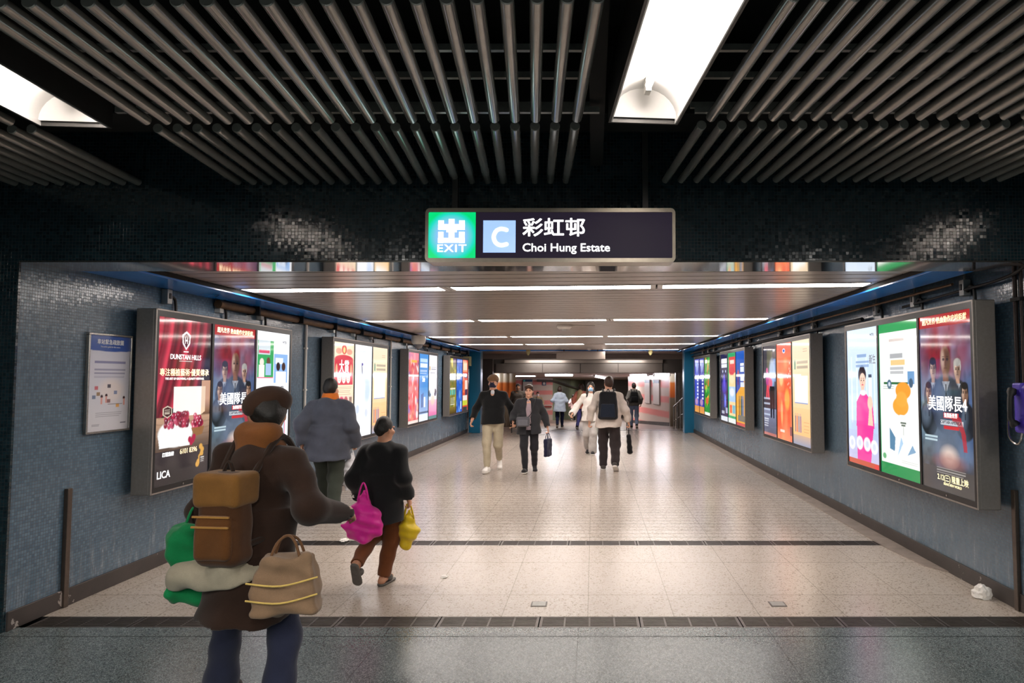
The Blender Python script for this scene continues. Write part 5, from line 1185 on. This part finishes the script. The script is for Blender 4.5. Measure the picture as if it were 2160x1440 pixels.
# --- short walker in black jacket with pink bag
Cc = Person('short person in black jacket, brown trousers and grey sandals walking away', (-1.71, 5.62, 0), PI - .12, 1.345, .0075,
            {'R': (-.03, .0, 0, .0), 'L': (.10, .33, .2, 1.0)}, {'R': (-.26, -.05, .86), 'L': (.30, -.08, .88)}, lean=.05, head=(-.5, .1), skin=SK2, build=1.04)
Cc.body(curl=1.1); Cc.top('161618', .66, 'jacket', .048, .036, .02, hood=True, wr=.008); Cc.bottom('6a3c1e', 'trousers', .02, wr=.007); Cc.shoes(plain('grey rubber', '5a5652', .6), plain('grey rubber sole', '5a5652', .6), barefoot=True); Cc.hair(HAIRM, 'back'); Cc.face()
# --- man in black jumper, flat cap and navy mask, facing
D_ = Person('man in black jumper, beige trousers, flat cap and navy face mask walking towards the viewer', (-1.795, 12.36, 0), .0, 1.715, .0095,
            {'R': (-.07, -.20, 0, -.05), 'L': (.07, .30, .10, .75)}, {'R': (-.36, -.10, .90), 'L': (.33, .06, .88)}, lean=.04, head=(-.12, .02), build=1.12)
D_.body(curl=.8); D_.top('0e1012', .86, 'jumper', .028, .02, .012, vneck=True, wr=.006); D_.bottom('b3a890', 'trousers', .016, top=1.0); D_.shoes(plain('white leather', 'ece8e2', .45), plain('white rubber sole', 'e6e2da', .5)); D_.hair(HAIRM, 'short'); D_.face(False); D_.mask('20223a'); D_.cap_hat('77593e', .055)
D_.part('shirt_collar', Field().ell(D_.up(0, -.08, 1.415), (.034, .026, .04), .01).cone(*D_.up(0, -.005, 1.44)[:2], 1.405, 1.455, (.062, .066), (.057, .06), .01), 'c8ccd2', .006)
# --- woman in charcoal jacket
E_ = Person('woman with short dark hair in open charcoal jacket and dark trousers walking towards the viewer', (-1.145, 12.25, 0), .05, 1.55, .0095,
            {'R': (-.06, -.16, 0, -.05), 'L': (.10, .24, .04, .45)}, {'R': (-.30, -.10, .96), 'L': (.36, .02, .86)}, lean=.03, head=(-.1, .0), build=1.1)
E_.body(curl=1.1); E_.top('2f3034', .76, 'jacket', .045, .035, .03, collar=.05, wr=.007, open_front=.045); E_.bottom('26262b', 'trousers', .014); E_.shoes(fab('2a2a2c'), plain('white rubber sole', 'e6e2da', .5)); E_.hair(HAIRB, 'bowl'); E_.face()
E_.top('a8959c', .84, 'blouse', .012, .0, .0, short=.6, wr=.003)
for i in range(4): MB().box(.028 * E_.s, .040 * E_.s, -.156 * E_.s, -.148 * E_.s, (.86 + .1 * i) * E_.s, (.872 + .1 * i) * E_.s, .002).build('button', M['steel'], E_.t)
# --- woman in white with blue mask
F_ = Person('woman with long dark hair in white top and blue mask walking towards the viewer', (-.06, 15.15, 0), -.08, 1.58, .0105,
            {'R': (-.07, .22, .06, .5), 'L': (.05, -.16, 0, -.05)}, {'R': (-.42, -.14, .96), 'L': (.30, -.08, .93)}, lean=.0, head=(.1, .02), build=.98)
F_.body(curl=.8); F_.top('cbc5bf', .80, 'blouse', .035, .03, .045, wr=.008, bell=.025); F_.bottom('aaa5a1', 'trousers', .03, flare=.03); F_.shoes(fab('2a2a2c'), plain('white rubber sole', 'e6e2da', .5)); F_.hair(HAIRM, 'long'); F_.face(False); F_.mask('9cc4e6')
F_.part('belt', Field().cone(0, 0, .99, 1.02, (.212, .168), (.208, .165), .01), 'b8b0a8', .01); MB().tube([Vector(v) * F_.s for v in ((-.03, -.155, 1.0), (-.05, -.165, .93), (.0, -.16, 1.0), (.03, -.165, .92))], .006, 6).build('belt_knot', fab('6a6460'), F_.t)
# --- man in white hoodie with dark backpack
G_ = Person('man in white hooded top and dark trousers walking away in the middle of the passage', (.27, 12.46, 0), PI - .06, 1.70, .0095,
            {'R': (-.12, .20, .06, .5), 'L': (.10, -.16, 0, -.1)}, {'R': (-.36, -.04, .87), 'L': (.34, .04, .88)}, lean=.08, head=(.3, .05), build=1.16)
G_.body(curl=1.2); G_.top('d6cbc2', .80, 'hooded_top', .04, .03, .02, hood=True, wr=.008); G_.bottom('332c2d', 'trousers', .03, wr=.008); G_.shoes(fab('4a4644'), plain('white rubber sole', 'e6e2da', .5)); G_.hair(HAIRB, 'back'); G_.face()
MB().tube([Vector(G_.P(-.084, -.07, .02) * G_.s), Vector(G_.P(-.088, .0, .01) * G_.s), Vector(G_.P(-.08, .035, -.005) * G_.s)], .004, 6).build('glasses_temple', M['steel'], G_.t)
# --- people in the lower hall
def far(label, px, d, rzv, h, top, bot, hair, hm=HAIRM, hem=.82, front=False, skin=SK1, mask=None, arms=None, lead='R', loose=.03, hood=None, vox=FAR, build=1.0, flare=.02):
    q = Person(label, ((px - 1252) / 1450 * d, d, rz(d) - .02), rzv, h, vox, stride(.16, .2, lead, .05, .4), arms or hang(-.05, .05), .03, (0, 0), skin, .02, build)
    q.body(); q.top(top, hem, 'jacket', loose, .025, flare, hood=hood, wr=.006); q.bottom(bot, 'trousers', .015); q.shoes(fab('2c2a2a'), M['white_paint']); q.hair(hm, hair)
    if front: q.face(mask is None)
    if mask: q.mask(mask)
    return q
far('grey haired person in grey brown jacket beyond the passage, behind the charcoal jacket', 1093, 25.0, .1, 1.62, '6a6058', '35281f', 'short', HAIRG, front=True, skin=SK2, build=1.15)
far('masked person in tan jacket far off in front of the pink wall', 1135, 35.5, 0, 1.60, '8f7c5c', '4a3f34', 'short', HAIRB, front=True, mask='b0b4bc', build=1.1)
J_ = far('person in light blue hooded jacket and navy trousers walking down the slope', 1181, 26.0, PI, 1.56, 'd4e0fa', '1b2142', 'bob', HAIRB, hem=.68, arms={'R': (-.24, -.2, 1.08), 'L': (.26, -.16, 1.06)}, loose=.06, hood=True, flare=.05)
far('small distant person in pale pink top and black trousers by the green wall', 1209, 41.5, PI, 1.60, 'd8b8b4', '17161a', 'short', hem=.8, build=.95)
L_ = far('long haired person in salmon and cream jacket, half hidden behind the woman in white', 1226, 23.3, PI - .3, 1.56, 'ff9a86', '6a6ab0', 'long', HAIRB, hem=.8, loose=.045)
L_.part('sleeve_panel', Field().cap(L_.up(.02, .07, 1.40), L_.up(.06, .07, 1.05), .10, .11, .03), 'e2c89a', .012)
Mm = far('person with black hair, grey top and blue jeans beyond the passage by the pink wall', 1337, 25.2, PI, 1.66, '6a6560', '8290ac', 'back', hem=.86, build=1.02, lead='L')

# --- things carried
def pack(name, label, per, y, z, w, h, d, col, pocket, strap):
    t = thing(name, label, 'backpack', per.t.location, per.t.rotation_euler[2]); s = per.s; yy = per.up(0, y, z)[1]
    obj_from('main_body', Field().box((0, yy, z), (w, d, h), .06, taper=-.12).mesh(.01, .005, 2), fab(col), t, s)
    obj_from('front_pocket', Field().box((0, yy + d * .9, z - h * .35), (w * .8, d * .4, h * .5), .03, taper=-.05).mesh(.01, .004, 3), fab(pocket), t, s)
    for sg in (-1, 1):
        pts = [Vector(v) * s for v in (per.up(sg * .08, y - .03, z + h * .8), per.up(sg * .105, .03, 1.475), per.up(sg * .12, -.10, 1.40), per.up(sg * .135, -.155, 1.22), per.up(sg * .16, -.07, 1.04), per.up(sg * .09, y - .05, z - h * .5))]
        MB().tube(smooth_path([tuple(v) for v in pts], 4), .016 * s, 8).build('strap', fab(strap), t, smooth=True)
    MB().tube(smooth_path([tuple(Vector(v) * s) for v in ((-.03, yy - .02, z + h - .02), (0, yy - .02, z + h + .045), (.03, yy - .02, z + h - .02))], 4), .008, 6).build('top_loop', fab(strap), t)
    return t
pack('backpack', 'black and navy backpack worn by the man in the white hooded top', G_, .225, 1.17, .165, .25, .10, '15171c', '1a2230', '15171c')
pack('backpack', 'plain black backpack worn by the person in grey top beyond the passage', Mm, .18, 1.16, .15, .21, .075, '0e0e10', '121214', '0e0e10')
pk = pack('backpack', 'tan and brown backpack worn over the dark brown coat', A, .235, 1.10, .11, .215, .08, '4a2d16', '5f3a18', '2a1b12')
obj_from('flap', Field().box((0, A.up(0, .24, 1.235)[1], 1.235), (.115, .095, .08), .03).mesh(.01, .003), fab('7c5526'), pk, A.s)
for i, z in enumerate((1.12, 1.075)): MB().box(-.085, .085, A.up(0, .336, z)[1] * A.s - .004, A.up(0, .336, z)[1] * A.s + .004, z * A.s, z * A.s + .008).build('piping', fab('a87a3c'), pk)
def tote(name, label, q, rzv, w, h, d, col, hcol, drop=.16, taper=.05, vox=.008, wr=.004, rough=.9, rx=0.0):
    f = Field().box((0, 0, -drop - h), (w, d, h), .025, taper=taper, rx=rx); z0 = -drop + .01
    hs = [[(-w * .5, sg * d * .6, z0 - .03), (-w * .3, sg * d * .4, z0 + drop * .55), (0, 0, 0), (w * .3, sg * d * .4, z0 + drop * .55), (w * .5, sg * d * .6, z0 - .03)] for sg in (-1, 1)]
    return bag_obj(name, label, q, rzv, f, fab(col, rough), hs, fab(hcol), vox, wr)
# front walker: green bag on the wall side, ribbed tan bag on the other
tote('shopping_bag', 'bright green shopping bag hanging beside the brown coat', Vector((-1.85, 3.27, 1.07)), .5, .12, .18, .08, '0a7a44', '0a7a44', .10, .05, wr=.012)
t = tote('tote_bag', 'tan ribbed bag with pale piping slung at the hip of the brown coat', Vector((-1.315, 3.0, .975)), .2, .125, .12, .08, '8a6f56', '6a4a30', .08, -.12, wr=.01)
for z in (-.17, -.24): MB().tube(smooth_path([(-.14, -.09, z), (0, -.118, z - .01), (.14, -.09, z + .012)], 5), .004, 6).build('piping', fab('d8b866'), t)
def plastic(name, label, q, rzv, col, w, h, seed):
    f = Field().ell((0, 0, -.16 - h), (w, w * .6, h), .05).cap((0, 0, -.06), (0, 0, -.2), .02, .07, .06)
    hs = [[(-.04, sg * .02, -.12), (-.02, sg * .01, -.03), (0, 0, .01), (.02, sg * .01, -.03), (.04, sg * .02, -.12)] for sg in (-1, 1)]
    m = fab(col, .35); return bag_obj(name, label, q, rzv, f, m, hs, m, .008, .014)
plastic('plastic_bag', 'thin white plastic bag held by the man in the hooded jacket', B.wgrip('R') + Vector((-.03, -.05, 0)), .3, 'e8e8ec', .12, .17, 1)
plastic('pink_bag', 'bright pink bag hanging beside the black jacket of the short walker', Vector((-1.79, 5.40, .83)), .2, 'e0289a', .145, .145, 2)
q = plastic('yellow_bag', 'yellow bag at the other side of the short walker in the black jacket', Cc.wgrip('R') + Vector((.0, .0, .02)), .4, 'd8b81e', .07, .10, 3)
t = thing('phone', 'black phone in the hand of the man in the black jumper', 'phone', tuple(D_.wgrip('L')), 0); MB().box(-.008, .008, -.035, .035, -.11, .03, .004).build('case', M['black'], t); MB().box(-.0095, -.0078, -.031, .031, -.105, .025).build('screen', plain('dark glass', '0a0a10', .08), t)
t = thing('shoulder_pouch', 'grey crossbody pouch in front of the charcoal jacket', 'bag', (E_.t.location.x - .06, E_.t.location.y, 0), 0)
obj_from('pouch', Field().box((-.02, -.255, .90), (.115, .05, .085), .03).mesh(.009, .003), fab('5a5a60'), t); obj_from('pouch_pocket', Field().box((-.02, -.30, .885), (.09, .02, .055), .012).mesh(.008), fab('66666c'), t)
MB().tube(smooth_path([(.05, -.215, .96), (.12, -.19, 1.05), (.17, -.13, 1.22), (.19, .0, 1.32)], 4), .008, 6).build('strap', fab('2c2c30'), t)
tote('tote_bag', 'navy tote bag held low by the woman in the charcoal jacket', E_.wgrip('L'), 1.2, .12, .16, .035, '22243c', '22243c', .10)
tote('paper_bag', 'mint green bag held by the woman in white', F_.wgrip('L'), .5, .08, .12, .05, '9ad0b8', '9ad0b8', .08)
t = thing('umbrella_case', 'black folded umbrella hanging from the hand of the man with the backpack', 'umbrella', tuple(G_.wgrip('R')), 0)
obj_from('canopy', Field().cap((0, 0, -.16), (.02, 0, -.44), .04, .052, .02).mesh(.008, .004, 2, 2), fab('141416'), t); MB().tube([(0, 0, .03), (0, 0, -.16)], .009, 8).build('handle', M['black'], t)
# ================================================================== CAMERA AND LIGHT
cam = bpy.data.cameras.new('camera'); co = bpy.data.objects.new('camera', cam); C.objects.link(co)
F = 1450.0
cam.sensor_width = 36; cam.sensor_fit = 'HORIZONTAL'; cam.lens = F / 2160 * 36
cam.shift_x = -(1252 - 1080) / 2160; cam.clip_start = .05; cam.clip_end = 200
pit = math.atan(78 / F)
co.location = (0, 0, 1.65); co.rotation_euler = (PI / 2 + pit, 0, 0)
bpy.context.scene.camera = co
def area(name, loc, rot, sx, sy, power, col=(1, .96, .9)):
    l = bpy.data.lights.new(name, 'AREA'); l.shape = 'RECTANGLE'; l.size = sx; l.size_y = sy; l.energy = power; l.color = col
    o = bpy.data.objects.new(name, l); C.objects.link(o); o.location = loc; o.rotation_euler = rot
    return o
# lamps of the station hall behind the viewer (same trough rows, out of sight)
for i, x in enumerate((-2.7, .25, 3.2)):
    for j, y in enumerate((-1.2, -4.2)):
        area('hall_lamp', (x, y, 2.93), (0, 0, 0), .33, 1.8, HALL)
for (x, y, z) in ((-2, 31, 1.79), (1, 34, 1.755), (-1, 41, 1.68), (1.5, 44, 1.64), (1, 52, 1.55)):
    area('lower_hall_fill', (x, y, z), (0, 0, 0), 1.4, .3, LOW, (1, .95, .9))  # added fill lights under the ceiling to brighten the deep lower hall
for x in (-1.8, 1.2): area('lower_hall_fill', (x, 24.7, 2.3), (math.radians(50), 0, 0), 1.4, .2, LOW * .3, (1, .95, .9))  # unseen fill added behind the fascia, aimed at the light blue jacket
w = bpy.data.worlds.new('world'); bpy.context.scene.world = w; w.use_nodes = True
w.node_tree.nodes['Background'].inputs[0].default_value = (.01, .011, .013, 1); w.node_tree.nodes['Background'].inputs[1].default_value = 1
sc = bpy.context.scene
sc.view_settings.view_transform = 'Standard'; sc.view_settings.look = 'None'; sc.view_settings.gamma = 1; sc.view_settings.use_curve_mapping = False
sc.view_settings.exposure = EXPO
try:
    sc.cycles.use_denoising = True; sc.cycles.denoiser = 'OPENIMAGEDENOISE'
    sc.cycles.sample_clamp_indirect = 6; sc.cycles.max_bounces = 5; sc.cycles.glossy_bounces = 3; sc.cycles.diffuse_bounces = 3; sc.cycles.use_adaptive_sampling = True; sc.cycles.adaptive_threshold = .05
    sc.cycles.caustics_reflective = False; sc.cycles.caustics_refractive = False
except Exception: pass
